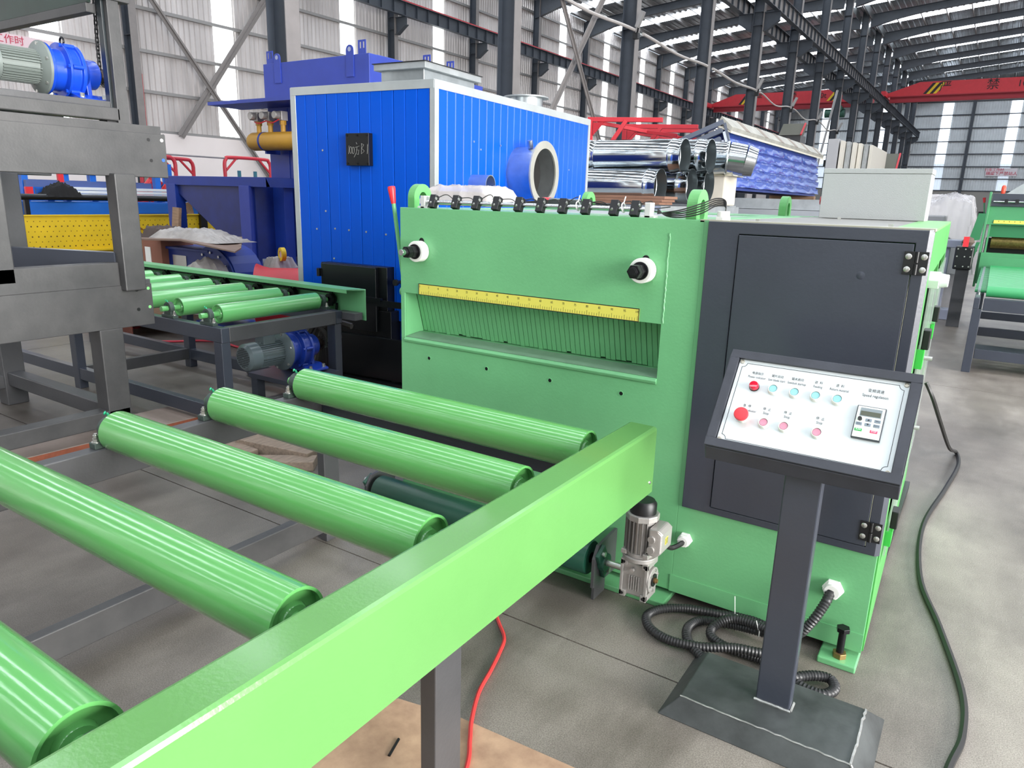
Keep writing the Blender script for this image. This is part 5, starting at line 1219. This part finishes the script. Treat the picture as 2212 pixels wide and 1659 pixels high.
t = drape(-5.30, -4.98, 1.9, 2.2, .91, 1.03, 'brown_cloth', mat('brown_rag', '4A3F3B', .9), None, .03, 18, 5, loc=(-5.1, 2.0, .91)); tag(t, 'crumpled dark brown cloth on the left end of the brown board', 'cloth')
t = thing('cardboard_box', 'brown cardboard box with paper labels standing left of the blue blower', 'box', (-5.5, 2.4, 0))
G().box(-5.66, -5.30, 2.12, 2.5, .30, .88).build('carton', mat('carton_dark', '8A5A48', .8), t, bevel=.003); G().box(-5.60, -5.50, 2.112, 2.12, .62, .80).box(-5.44, -5.34, 2.112, 2.12, .48, .62).build('paper_label', WHITE, t)
G().box(-5.7, -5.3, 2.1, 2.55, 0, .30).build('plinth', WOODM, t)
rf = thing('axial_fan', 'red cylindrical axial fan with black blades left of the blue box', 'fan', (-3.4, 2.3, 0))
A_ = Vector((.72, .69, 0)).normalized(); q0 = Vector((-3.66, 2.06, .45))
g = G().lathe([(0, .29), (.0, .31), (.06, .285), (.12, .27), (.50, .27), (.56, .285), (.60, .31), (.60, .27), (.5, .25), (.12, .25), (.0, .29)], q0, A_, 44); g.build('casing', REDP, rf)
g = G()
for r_ in (.06, .11, .16, .21, .26): g.torus(q0+A_*.01, A_, r_, .003, 30, 5)
g.build('wire_guard', BLACKM, rf)
G().cyl(q0+A_*.15, q0+A_*.3, .26, n=36).build('fan_wheel', mat('fan_dark', '1A1414', .7), rf)
G().box(-3.72, -3.2, 2.05, 2.6, 0, .19).build('stand', REDP, rf)
tr = thing('tape_roll', 'yellow cardboard tape roll with a spiral disc on top of the red fan', 'tape', (-3.72, 2.42, .76))
G().pipe((-3.73, 2.40, .825), (-3.715, 2.44, .825), .066, .036, 28).build('ring', YELP, tr); G().cyl((-3.728, 2.405, .825), (-3.717, 2.435, .825), .035, n=24).build('disc', mat('disc_pink', 'C8A0A8', .6), tr)
t = drape(-3.95, -3.72, 2.35, 2.6, .68, .78, 'clear_bag', BAGM, None, .02, 14, 3, loc=(-4.1, 2.7, .7)); tag(t, 'small clear bag lying between the red fan and the yellow tape roll', 'plastic bag')
# ================================================================ far left: yellow perforated trough, blue rack line, handrails
yt = thing('perforated_trough', 'long yellow perforated sheet guard seen through the stacker frame', 'guard', (-9.0, 4.5, 0))
G().box(-9.03, -9.0, 2.36, 7.2, .30, 1.0).build('perforated_sheet', YELP, yt)
g = G()
for j in range(9):
    for i in range(60):
        y = 2.45+i*.08+(.04 if j % 2 else 0); z = .36+j*.07
        if y < 7.1: g.cyl((-8.9995, y, z), (-8.998, y, z), .011 if j % 2 else .007, n=6, sm=False)
o = g.build('perforation', mat('hole_brown', '5A4416', .8), yt, kind='stuff')
G().box(-9.05, -8.97, 2.36, 7.2, .995, 1.01).build('top_edge', YELP, yt); G().box(-9.0, -8.86, 3.0, 7.2, .50, .52).build('lower_flange', YELP, yt)
G().box(-8.995, -8.96, 2.24, 2.36, .2, 1.13).box(-8.99, -8.93, 5.05, 5.17, .1, 1.28).box(-9.4, -8.99, 2.28, 2.36, 1.1, 1.25).build('black_end_post', BLKPAINT, yt)
for y in (2.6, 4.5, 6.9): G().box(-9.1, -9.04, y, y+.06, 0, .99).build('leg', YELP, yt)
wires('orange_cable', 'orange-brown cable hanging over the yellow perforated guard', [[(-9.4, 3.95, 1.2), (-8.97, 3.82, 1.05), (-8.97, 3.9, .9), (-8.97, 4.1, .75), (-8.96, 4.2, .6), (-8.95, 4.22, .5), (-8.96, 4.22, .42)]], .011, mat('cable_orange', '8A5A20', .6))
kr = thing('blue_work_line', 'blue steel machine with a black top bar behind the yellow guard', 'machine', (-10.6, 4.5, 0))
BB = mat('rack_blue', '1D6ACD', .4, var=.1)
G().box(-10.3, -9.8, 2.7, 9.0, .25, 1.17).build('blue_casing', BB, kr)
G().box(-9.82, -9.79, 4.15, 5.3, .98, 1.16).box(-9.80, -9.76, 4.10, 4.22, .2, 1.75).build('blue_frame', BB, kr, bevel=.004)
G().box(-9.79, -9.785, 4.25, 5.2, .5, 1.0).build('casing_panel', mat('rack_blue_dark', '154E9E', .4), kr)
G().cyl((-9.6, 2.5, 1.24), (-9.6, 9.0, 1.24), .045, n=14).build('black_bar', BLKPAINT, kr)
for y in (2.7, 5.9, 8.8): G().box(-9.63, -9.57, y, y+.06, 0, 1.2).build('bar_leg', BLKPAINT, kr)
for (y, z0, z1, w) in ((2.95, 1.17, 1.9, .09), (3.55, 1.17, 1.75, .08), (3.28, .6, 1.45, .1), (3.95, 1.17, 1.9, .1), (5.05, 1.17, 1.95, .1)): G().box(-10.25, -10.15, y, y+w, z0, z1).build('upright', BB, kr, bevel=.004)
G().box(-10.22, -10.12, 2.8, 4.4, 1.58, 1.66).box(-10.1, -10.02, 2.95, 4.9, 1.38, 1.48).build('rail', mat('steel_blue_rail', '4A5C92', .45), kr)
G().box(-10.4, -10.1, 4.2, 5.1, 1.72, 1.84).build('top_beam', BB, kr)
for y0 in (3.25, 4.45):
    for k in range(4): G().box(-10.08, -9.95, y0, y0+.85, 1.19+k*.052, 1.235+k*.052).build('white_roller', CREAM, kr, bevel=.006)
G().box(-9.94, -9.9, 3.02, 3.22, 1.19, 1.36).box(-9.94, -9.9, 5.35, 5.5, 1.19, 1.36).build('bolt_plate', mat('rack_blue_dark', '154E9E', .4), kr)
G().box(-9.95, -9.9, 2.88, 2.98, 1.2, 1.38).box(-10.05, -10.0, 3.4, 3.48, 1.46, 1.6).build('red_block', RED, kr)
t = drape(-9.85, -9.55, 3.0, 3.52, 1.24, 1.46, 'black_cloth', mat('black_cloth', '0E0E10', .9), None, .04, 22, 8, loc=(-9.7, 3.2, 1.3), top=lambda u, v: 1.46-.10*abs(v)-.05*abs(u)); tag(t, 'black cloth garment draped over the blue upright behind the black bar', 'cloth')
single(G().bar((-9.75, 5.42, .9), (-9.75, 5.36, 1.18), .12, .04, up=(1, 0, 0)), 'timber_plank', WOODM, 'short pale timber against the blue casing beside the frame post', 'timber', (-9.75, 5.4, .9))
# second blue line with red rollers further back
k2 = thing('blue_carriage', 'far blue low carriage with small posts beyond the hopper', 'machine', (-13.5, 8.4, 0))
G().box(-13.8, -13.0, 3.5, 11.5, .3, 1.5).build('carriage_body', BB, k2)
G().box(-13.02, -12.98, 3.5, 11.5, 1.40, 1.5).build('side_rail', mat('steel_blue_rail', '4A5C92', .45), k2)
for y in (4.1, 8.9, 9.35, 11.1): G().box(-13.1, -13.04, y, y+.06, 1.5, 1.85).build('stub_post', mat('teal_post', '2E6A7A', .5), k2)
for y in (6.1, 6.3, 6.55): G().cyl((-12.9, y, 1.0), (-12.7, y+.4, 1.55), .07, n=16).build('red_tube', RED, k2)
G().box(-12.95, -12.9, 6.9, 7.1, .6, 1.9).build('blue_post', BB, k2)
def handrail(label, y0, y1, z, x=-14.4):
    t = thing('hand_rail', label, 'railing', (x, y0, 0)); g = G(); r = .045
    g.path(smooth([(x, y0, z-.42), (x, y0, z-.16), (x, y0+.05, z-.05), (x, y0+.18, z), (x, y1-.18, z), (x, y1-.05, z-.05), (x, y1, z-.16), (x, y1, z-.42), (x, y1, 0)], 4), r, 8)
    g.path([(x, y0, z-.42), (x, y0, 0)], r, 8); g.build('tube', REDP, t)
    for a, b in (((x, y0, z-.36), (x, y0+.35, z-.02)), ((x, y1, z-.36), (x, y1-.35, z-.02))): G().cyl(a, b, .03, n=8).build('stay', REDP, t)
handrail('red tubular handrail rising behind the left end of the hopper', 7.3, 8.15, 2.12); handrail('lower red tubular handrail behind the left end of the hopper', 7.8, 8.95, 2.10, -14.9)
handrail('red tubular handrail rising behind the right end of the hopper', 9.5, 10.9, 2.20)
tag(G().cyl((-14.4, 7.4, 2.17), (-14.4, 9.9, 2.17), .02, n=8).build('pole', COLF, loc=(-14.4, 7.4, 2.1)), 'thin grey pole spanning between the red handrails', 'pole')
# ================================================================ behind the saw: sheet stack, ducts, red frames
def sheetstack(x0, x1, y0, y1, z0, z1, n, label, cols):
    t = thing('panel_stack', label, 'panel stack', ((x0+x1)/2, (y0+y1)/2, z0)); h = (z1-z0)/n
    for i in range(n):
        dx = rnd.uniform(-.03, .03); dy = rnd.uniform(-.04, .04)
        G().box(x0+dx, x1+dx, y0+dy, y1+dy, z0+i*h, z0+(i+1)*h-.006).build('panel', cols[i % len(cols)], t)
    return t
EDGE = mat('panel_edge_silver', 'A9ACAF', .4, metal=.5)
BLS = mat('wet_blue_sheet', '2148A8', .18, var=.25, vscale=3, coat=.6)
s1 = sheetstack(-3.2, -.88, 5.0, 7.8, .30, 1.39, 9, 'stack of blue and silver roofing panels under the metal ducts', [EDGE, BLS, GALVD])
G().box(-3.1, -1.0, 5.2, 5.35, 0, .3).box(-3.1, -1.0, 7.2, 7.35, 0, .3).build('bearer', WOODM, s1)
s2 = sheetstack(-1.40, .62, 8.6, 14.5, .30, 1.52, 8, 'long stack of silver edged panels behind the saw machine lifting eyes', [EDGE, GALVD, BLS])
G().box(-1.35, .5, 8.8, 8.95, 0, .3).box(-1.35, .5, 13.5, 13.65, 0, .3).build('bearer', WOODM, s2)
single(G().box(-1.75, -.55, 8.0, 8.15, 1.42, 1.60), 'flat_bar', mat('grey_bar', '7C7C7E', .5), 'grey rectangular bar lying on the panel stack right of the white block', 'bar', (-1.1, 8.1, 1.42)) if False else None
pk = thing('timber_packing', 'reddish timber packing boards under the lower metal duct', 'timber', (-1.8, 5.7, 1.39))
for k in range(3): G().box(-3.0, -1.10+.03*k, 5.55, 5.95, 1.395+k*.032, 1.425+k*.032).build('packing_board', mat('red_timber', '86624F', .8, var=.2, stretch=(1, 8, 8)), pk, bevel=.002)
def duct(label, x0, x1, y, z, r=.195, blue=False, ang=0):
    t = thing('spiral_duct', label, 'duct', (x1, y, z-r), 'galvanised ducts on the panel stack')
    pr = [(0, r), (.03, r)]; L = x1-x0
    g = G().lathe([(0, r-.002), (0, r+.004), (.01, r+.004), (.02, r), (.12, r), (.13, r+.006), (.15, r+.006), (.16, r), (L-.16, r), (L-.15, r+.006), (L-.13, r+.006), (L-.12, r), (L-.02, r), (L-.01, r+.004), (L, r+.004), (L, r-.002)], (x0, y, z), (1, 0, 0), 48)
    g.build('shell', DUCTM, t)
    i_ = G().lathe([(L-.001, r-.003), (.0, r-.004)], (x0, y, z), (1, 0, 0), 48).build('inner_skin', mat('duct_inside', '7A8488', .30, metal=.8), t)
    G().torus((x0+L-.13, y, z), (1, 0, 0), r-.006, .006, 40, 6).build('inner_bead', GALV, i_)
    if ang: t.rotation_euler.z = ang
    return t
duct('galvanised duct lying frontmost in the bottom row of the stack', -2.5, -1.18, 5.75, 1.60)
duct('galvanised duct in the middle of the bottom row of the stack', -2.4, -.98, 6.22, 1.62)
duct('galvanised duct at the back of the bottom row of the stack', -2.4, -.92, 6.66, 1.64)
duct('galvanised duct lying frontmost in the top row of the stack', -2.25, -1.02, 6.02, 1.945)
duct('galvanised duct at the back of the top row of the stack', -2.2, -.86, 6.46, 1.97)
el = thing('duct_elbow', 'shiny galvanised duct bend resting at the right of the duct stack', 'duct', (-.8, 7.1, 1.75))
g = G(); g.lathe([(0, .20), (0, .205), (.30, .205), (.31, .215), (.33, .215), (.34, .205)], (-1.15, 6.95, 1.98), (1, .25, -.02), 40)
q = Vector((-1.15, 6.95, 1.98))+Vector((1, .25, -.02)).normalized()*.34
g.lathe([(0, .205), (.20, .19)], q, (1, .25, -.12), 40); q = q+Vector((1, .25, -.12)).normalized()*.2
g.lathe([(0, .19), (.12, .165), (.14, .0)], q, (1, .3, -.22), 40); g.build('shell', DUCTM, el)
wb = thing('white_block', 'pale insulated block wrapped in film under the duct bend', 'block', (-1.0, 7.2, 1.4)); G().box(-1.15, -.83, 7.0, 7.5, 1.40, 1.80).build('block', mat('pale_block', 'CBC4B8', .8, var=.1), wb, bevel=.02)
G().box(-3.0, -.9, 7.0, 7.8, 1.385, 1.40).build('tray', GALVD, wb)
t = drape(-1.3, -.75, 6.95, 7.5, 1.76, 1.86, 'tan_wrap', mat('tan_wrap', 'A79F8B', .4, var=.2, bump=.6, bscale=12), None, .03, 18, 14, loc=(-1, 7.2, 1.76)); tag(t, 'tan film crumpled over the pale block beneath the duct bend', 'plastic film')
def redframe(label, x0, y0, L, z, seed, b=.07):
    t = thing('red_steel_frame', label, 'steel frame', (x0, y0, 0))
    G().bar((x0, y0, 0), (x0, y0, z), b, b).build('post', REDP, t, bevel=.004)
    G().bar((x0-.05, y0, z), (x0+L, y0+.25, z-.02), b, b).build('top_beam', REDP, t, bevel=.004)
    G().bar((x0+L*.5, y0+.12, z-.03), (x0+L*.3, y0+.05, z-.40), b*.9, b*.9).build('stay', REDP, t, bevel=.004)
    G().ext([(x0+.05, y0-.01, z-.05), (x0+.25, y0-.01, z-.05), (x0+.05, y0-.01, z-.25)], (0, .02, 0)).build('gusset', REDP, t)
    G().bar((x0+L*.45, y0+1.0, z-.12), (x0+L*1.0, y0+.9, z-.2), b*.8, b*.8).bar((x0+L*.1, y0+.05, z-.05), (x0+L*.5, y0+1.0, z-.12), b*.8, b*.8).build('rear_beam', REDP, t, bevel=.004)
redframe('red steel post and cantilever beam standing left of the metal ducts', -3.72, 8.8, 1.15, 2.70, 1)
redframe('second red steel cantilever frame behind the metal ducts', -3.66, 10.0, 1.25, 2.58+.12, 2)
redframe('third red steel cantilever frame, rightmost behind the metal ducts', -4.55, 12.0, 1.45, 2.82, 3)
# blue corrugated stack (gable shaped bundle) with grey ridge flashing
bp = thing('blue_sheet_bundle', 'large bundle of wet shiny blue corrugated sheets with a grey ridge', 'sheet bundle', (-2.6, 12.0, 1.5))
y0, y1 = 9.2, 16.2
g = G()
zs = [1.66+.15*i for i in range(7)]
prof = []
for i in range(6): prof += [(-1.49-.02*i, 1.69+.155*i), (-1.51-.02*i, 1.75+.155*i), (-1.50-.02*i, 1.80+.155*i), (-1.55-.02*i, 1.815+.155*i), (-1.55-.02*i, 1.835+.155*i)]
m = len(prof); ny = 110; vs = []; fs = []
for j in range(ny+1):
    y = y0+(y1-y0)*j/ny
    for (x, z) in prof: vs.append((x+.007*math.sin(j*.5+z*31)+.006*math.sin(j*.23+z*17), y, z+.004*math.sin(j*.3+z*9)))
for j in range(ny):
    for i in range(m-1): a = j*m+i; fs.append((a, a+m, a+m+1, a+1))
g.add(vs, fs, True); g.build('corrugated_side', mat('crinkled_blue_sheet', '2355BE', .2, var=.25, vscale=4, coat=.7, bump=.5, bscale=7), bp)
G().ext([(-1.56, y0+.03, 1.64), (-1.62, y0+.03, 2.58), (-2.5, y0+.03, 2.15), (-2.5, y0+.03, 1.64)], (0, y1-y0-.05, 0)).build('bundle_core', DBLUE, bp)
RID = mat('ridge_grey', 'A5A39A', .5, var=.3, vscale=5)
G().ext([(-1.50, y0-.05, 2.50), (-1.48, y0-.05, 2.56), (-1.66, y0-.05, 2.72), (-1.70, y0-.05, 2.64)], (0, y1-y0+.1, 0)).build('ridge_flashing', RID, bp)
G().ext([(-1.49, y0-.04, 2.47), (-1.49, y0-.04, 2.50), (-1.72, y0-.04, 2.60), (-1.72, y0-.04, 2.57)], (0, y1-y0+.1, 0)).build('ridge_lip', mat('ridge_pale', 'C9C4B4', .5), bp)
for k in range(3):
    G().bar((-1.62, y0-.02-.05*k, 2.64-.13*k), (-2.55, y0-.02-.05*k, 2.27-.13*k), .09, .07).build('gable_flashing', mat('slate_flashing', '6B7280', .35, metal=.3), bp)
    G().bar((-1.60, y0-.03-.05*k, 2.62-.13*k), (-1.52, y0-.03, 2.36-.13*k), .05, .04).build('gable_return', mat('slate_flashing', '6B7280', .35, metal=.3), bp)
for k in range(6): G().ext([(-1.475, y0+.7+k*1.15, 2.562), (-1.66, y0+.7+k*1.15, 2.727), (-1.665, y0+.7+k*1.15, 2.72), (-1.48, y0+.7+k*1.15, 2.555)], (0, .22, 0)).build('ridge_clip', mat('clip_rust', '8A7F76', .7), bp)
G().box(-2.5, -1.5, y0+.1, y0+.3, 1.5, 1.64).box(-2.5, -1.5, y1-.4, y1-.2, 1.5, 1.64).build('bearer', WOODM, bp)
G().box(-2.4, -1.6, y0, y1, 0, 1.5).build('lower_bundle', mat('dark_bundle', '3A3C40', .6, var=.3), bp)
# ================================================================ right of centre background
gp = thing('grey_panel_rack', 'row of pale upright insulation panels behind the electrical box', 'panel', (-1.8, 20, 0))
G().box(-2.14, -1.86, 20.0, 20.8, 0, 3.23).build('end_panel', mat('rack_grey', 'A9A9AC', .5), gp, bevel=.01)
for k in range(6): G().box(-1.82+k*.1, -1.74+k*.1, 20.0+.35*k, 23+.4*k, 0, 3.18-.0*k).build('insulation_panel', [mat('pale_panel', 'D2CDC2', .6), GALVD][k % 3 == 1], gp, bevel=.004)
def hood(label, x, y, z, w, h):
    t = thing('machine_hood', label, 'hood', (x, y, 0)); g = G().ext([(x-w/2, y, z), (x+w/2, y, z), (x+w/2, y+.5, z+h), (x-w/2, y+.5, z+h)], (0, .5, 0)); g.build('hood', mat('olive_hood', '5A5A50', .6), t)
    G().bar((x+w/2+.03, y-.02, z), (x+w/2+.03, y+.5, z+h), .05, .05).build('red_edge', REDP, t)
    G().box(x-w/2, x+w/2, y+.1, y+.9, 0, z).build('stand', FRAME, t)
hood('olive hood with red edges seen over the left part of the blue sheet bundle', -4.4, 25.0, 3.78, .72, .42); hood('olive hood with red edges right of the pale upright panels', -1.32, 25.0, 2.62, .78, .55)
# wrapped machines in the aisle
WG = mat('wrapped_grey', 'A8A6A8', .5, var=.2)
w1 = thing('wrapped_machine', 'grey machine wrapped in clear film standing in the aisle beyond the saw', 'machine', (1.5, 10.6, 0))
G().box(1.25, 1.80, 10.1, 11.0, 0, 1.0).box(1.0, 1.5, 9.7, 10.3, .9, 1.35).build('body', WG, w1, bevel=.02)
G().cyl((1.55, 10.06, .98), (1.55, 9.9, .98), .07, n=18).cyl((1.55, 9.91, .98), (1.55, 9.89, .98), .04, n=12).build('wheel', mat('wheel_dark', '4A4A50', .5), w1)
G().box(1.5, 1.62, 9.8, 10.1, 0, .78).build('pedestal', mat('pale_blue_grey', '9A9EAE', .5), w1, bevel=.01)
drape(.9, 1.92, 9.7, 11.3, .55, 1.68, 'clear_wrap', mat('hanging_film', 'E8E4E4', .18, alpha=.36, bump=.9, bscale=5), w1, .08, 40, 31, top=lambda u, v: 1.62-.10*abs(v)+.04*math.sin(6*u))
w2 = thing('wrapped_machine', 'second film covered grey machine farther down the aisle', 'machine', (1.2, 16.5, 0))
G().box(.7, 1.7, 16.2, 17.2, 0, 1.5).build('body', WG, w2, bevel=.03); drape(.55, 1.8, 16.0, 17.4, .8, 1.72, 'clear_wrap', mat('hanging_film', 'E8E4E4', .18, alpha=.36, bump=.9, bscale=5), w2, .08, 30, 33)
gs = thing('grey_stand', 'low grey machine stand in the aisle beside the green machine', 'stand', (1.62, 9.0, 0))
G().box(1.56, 1.66, 8.9, 9.0, .0, 1.02).box(1.52, 1.80, 8.85, 9.1, .0, .14).box(1.5, 1.78, 8.85, 9.1, .95, 1.05).build('post', mat('pale_blue_grey', '9A9EAE', .5), gs, bevel=.01)
bg = thing('black_gearbox', 'black gearbox with bolts and a red tag beside the far green machine', 'gearbox', (1.86, 8.3, 0))
G().box(1.74, 1.94, 8.2, 8.5, .72, 1.0).build('housing', BLKPAINT, bg, bevel=.015)
g = G()
for x in (1.77, 1.85, 1.91):
    for z in (.76, .88, .97): g.hexn((x, 8.185, z), (x, 8.2, z), .009)
g.build('bolt', ZINC, bg); G().box(1.81, 1.87, 8.17, 8.2, 1.0, 1.12).build('red_tag', RED, bg)
G().lathe([(0, .03), (.05, .07), (.10, .05), (.12, 0)], (1.86, 8.35, 1.0), (0, 0, 1), 10).build('cloth_wrap', mat('brown_rag2', '5E5048', .9, bump=.5, bscale=30), bg)
G().box(1.78, 1.92, 8.25, 8.45, 0, .72).build('support', FRAME, bg)
# far green machine
GM = mat('green_machine_2', '478C5E', .4, var=.1)
f2 = thing('thicknesser_machine', 'darker green machine with a yellow scale at the right edge of the aisle', 'machine', (2.8, 9.2, 0))
G().box(2.00, 4.2, 8.55, 8.60, 1.27, 1.49).build('front_panel', GM, f2, bevel=.003)
G().box(1.985, 2.01, 8.5, 9.9, .5, 1.66).build('side_plate', GM, f2, bevel=.003)
G().box(4.19, 4.215, 8.5, 9.9, .5, 1.66).build('side_plate', GM, f2, bevel=.003)
G().box(2.02, 4.2, 8.52, 9.0, 1.49, 1.64).build('dark_top', NAVY, f2, bevel=.003)
r2 = G().cyl((2.04, 8.49, 1.545), (4.1, 8.49, 1.545), .009, n=10).build('laser_rail', CHROME, f2)
for x in (2.17, 2.28, 2.43, 2.6, 2.8, 3.0): G().box(x-.018, x+.018, 8.47, 8.51, 1.52, 1.575).build('laser_clamp', BLACK, r2)
G().box(2.08, 3.6, 8.54, 8.553, 1.285, 1.325).build('measuring_scale', YEL, f2)
g = G()
for i in range(20): g.box(2.13+i*.055, 2.135+i*.055, 8.538, 8.54, 1.305, 1.318)
g.build('scale_markings', INK, f2)
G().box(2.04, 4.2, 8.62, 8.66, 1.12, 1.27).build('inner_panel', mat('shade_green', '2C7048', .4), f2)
G().box(2.04, 2.06, 8.5, 8.9, .86, 1.27).build('inner_cheek', GM, f2)
G().cyl((2.09, 8.75, 1.06), (4.15, 8.75, 1.06), .085, n=32).build('feed_roller', mat('knurled_roller', '7A6C3E', .35, metal=.7, var=.4, vscale=40), f2)
G().box(2.03, 4.2, 8.9, 8.95, .8, 1.1).build('dark_back', BLKPAINT, f2)
G().box(2.01, 4.2, 8.45, 8.6, .86, .93).box(2.01, 4.2, 8.4, 8.42, .55, .88).build('feed_table', GM, f2, bevel=.003)
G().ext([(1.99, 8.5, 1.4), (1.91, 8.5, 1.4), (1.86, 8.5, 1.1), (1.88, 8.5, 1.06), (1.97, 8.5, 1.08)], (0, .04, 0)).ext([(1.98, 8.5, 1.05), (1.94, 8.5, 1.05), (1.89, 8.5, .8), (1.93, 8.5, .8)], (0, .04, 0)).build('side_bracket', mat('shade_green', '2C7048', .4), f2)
G().cyl((1.97, 8.6, 1.38), (1.94, 8.6, 1.55), .008, n=8).build('lever', GM, f2); G().cyl((1.945, 8.6, 1.53), (1.935, 8.6, 1.59), .013, .018, n=12).build('lever_grip', RED, f2)
G().cyl((1.96, 8.7, 1.2), (1.9, 8.7, 1.2), .035, n=14).cyl((1.96, 8.7, .95), (1.9, 8.7, .95), .03, n=14).box(1.9, 1.96, 8.65, 8.75, 1.25, 1.42).build('valves', BLACKM, f2)
G().ext([(2.15, 8.9, 1.64), (2.42, 8.9, 1.64), (2.42, 8.9, 1.80), (2.35, 8.9, 1.80)], (0, .6, 0)).cyl((2.5, 9.1, 1.64), (2.5, 9.1, 2.0), .09, n=20).build('suction_hood', GALV, f2)
G().lathe([(0, .02), (.03, .026), (.09, .026), (.11, .015), (.112, 0)], (2.12, 8.95, 1.64), (0, 0, 1), 12).build('warning_light', mat('orange_lamp', 'E85038', .4), f2)
# right roller conveyor feeding that machine
c3 = thing('roller_conveyor', 'roller conveyor of many slim green rollers at the right edge of the photograph', 'conveyor', (2.8, 7.0, 0))
for (a, b) in ((2.055, 2.10), (3.9, 3.96)): G().box(a, b, 5.31, 8.4, .58, .68).build('side_rail', NAVY, c3, bevel=.004)
G().box(2.13, 3.9, 5.31, 5.37, .57, .68).box(2.13, 3.9, 8.3, 8.36, .57, .68).build('end_rail', NAVY, c3, bevel=.004)
for y in (5.31, 6.8, 8.3):
    for x in (2.055, 3.89): G().box(x, x+.07, y, y+.07, 0, .58).build('leg', NAVY, c3, bevel=.003)
for x in (2.075, 3.895): G().box(x, x+.05, 5.37, 8.3, .13, .22).box(x, x+.05, 5.37, 8.3, .33, .37).build('lower_rail', NAVY, c3, bevel=.003)
for y in (5.33, 6.82, 8.3): G().box(2.13, 3.9, y, y+.05, .13, .22).build('lower_cross_rail', NAVY, c3, bevel=.003)
RG3 = mat('right_roller_green', '3C9A60', .28, var=.08, coat=.3, stretch=(.2, 1, 1))
g, _, _, _ = roller_geo(2.135, 3.86, 5.44, .735, .052, 'x'); g.cyl((2.045, 5.44, .735), (2.14, 5.44, .735), .018, n=14)
ra = g.build('roller', RG3, c3)
hb_ = G().box(2.062, 2.096, 5.40, 5.48, .68, .70).pipe((2.068, 5.44, .735), (2.090, 5.44, .735), .034, .02, 18).box(2.07, 2.088, 5.41, 5.47, .69, .72).build('bearing_housing', mat('bearing_pale', '7A8C88', .4, metal=.3), ra)
G().hexn((2.08, 5.403, .70), (2.08, 5.403, .722), .009).hexn((2.08, 5.477, .70), (2.08, 5.477, .722), .009).build('bolt', ZINC, ra)
for i in range(1, 22): part_copy(ra, (0, .137*i, 0))
m3 = thing('motor', 'dark slate motor below the right roller conveyor', 'motor', (2.62, 5.6, .2)); G().lathe([(0, 0), (0, .07), (.02, .09), (.12, .095), (.13, .085), (.34, .085), (.35, .10), (.38, .10), (.38, 0)], (2.50, 5.6, .34), (1, 0, 0), 30).build('casing', mat('slate_motor', '454E5A', .35, coat=.3), m3); G().box(2.6, 2.85, 5.5, 5.7, .20, .26).build('foot', NAVY, m3); G().box(2.63, 2.74, 5.55, 5.65, .42, .47).build('terminal_box', mat('slate_motor', '454E5A', .35, coat=.3), m3)
G().box(2.13, 3.9, 5.45, 5.75, .14, .20).build('motor_shelf', NAVY, c3)

# ================================================================ give every separate piece of these kinds an object of its own
SPLIT = {'mouth_cheek', 'hinge_tab', 'lifting_lug', 'end_rail', 'door_handle', 'clear_door', 'panel_screw', 'key', 'rivet', 'flange_bolt', 'foot_bolt', 'plate_bolt', 'hinge_screw', 'lug_hole',
         'bolt_hole', 'hole_rim', 'side_bolt', 'top_screw', 'face_bolt', 'housing_bolt', 'lower_rail', 'flange_ear', 'latch', 'bearer', 'carton_label', 'paper_label', 'blue_frame', 'rear_beam', 'rail', 'end_post',
         'foot_rail', 'rail_bracket', 'red_wire', 'bolt', 'support_leg', 'blanking_plug', 'valves', 'stay', 'gutter', 'side_frame', 'side_bracket', 'black_end_post', 'foot_plate', 'bolt_hole_green'}
def islands(me):
    n = len(me.vertices); P = list(range(n))
    def find(a):
        while P[a] != a: P[a] = P[P[a]]; a = P[a]
        return a
    for p in me.polygons:
        v = p.vertices; a = find(v[0])
        for b in v[1:]: P[find(b)] = a
    groups = {}
    for p in me.polygons: groups.setdefault(find(p.vertices[0]), []).append(p.index)
    L = []
    for fs in groups.values():
        vs = {i for f in fs for i in me.polygons[f].vertices}; co = [me.vertices[i].co for i in vs]
        L.append([fs, [min(c[k] for c in co) for k in range(3)], [max(c[k] for c in co) for k in range(3)]])
    changed = True
    while changed:
        changed = False
        for i in range(len(L)):
            for j in range(i+1, len(L)):
                if all(L[i][1][k] <= L[j][2][k]+5e-4 and L[j][1][k] <= L[i][2][k]+5e-4 for k in range(3)):
                    L[i][0] += L[j][0]; L[i][1] = [min(a, b) for a, b in zip(L[i][1], L[j][1])]; L[i][2] = [max(a, b) for a, b in zip(L[i][2], L[j][2])]
                    del L[j]; changed = True; break
            if changed: break
    return [l[0] for l in L]
cache = {}
for o in list(bpy.data.objects):
    if o.type != 'MESH' or o.name.split('.')[0] not in SPLIT or 'category' in o or o.get('kind'): continue
    me = o.data
    if len(me.polygons) > 6000: continue
    if me.name not in cache:
        isl = islands(me); out = []
        if len(isl) > 1:
            for fs in isl:
                used = sorted({i for f in fs for i in me.polygons[f].vertices}); mp = {v: k for k, v in enumerate(used)}
                nm = bpy.data.meshes.new(o.name.split('.')[0]); nm.from_pydata([tuple(me.vertices[v].co) for v in used], [], [tuple(mp[v] for v in me.polygons[f].vertices) for f in fs])
                nm.polygons.foreach_set('use_smooth', [me.polygons[f].use_smooth for f in fs]); nm.update(); weld(nm)
                for q in me.materials: nm.materials.append(q)
                out.append(nm)
        cache[me.name] = out
    out = cache[me.name]
    if not out: continue
    for nm in out[1:]:
        c = o.copy(); c.data = nm; COL.objects.link(c)
    o.data = out[0]
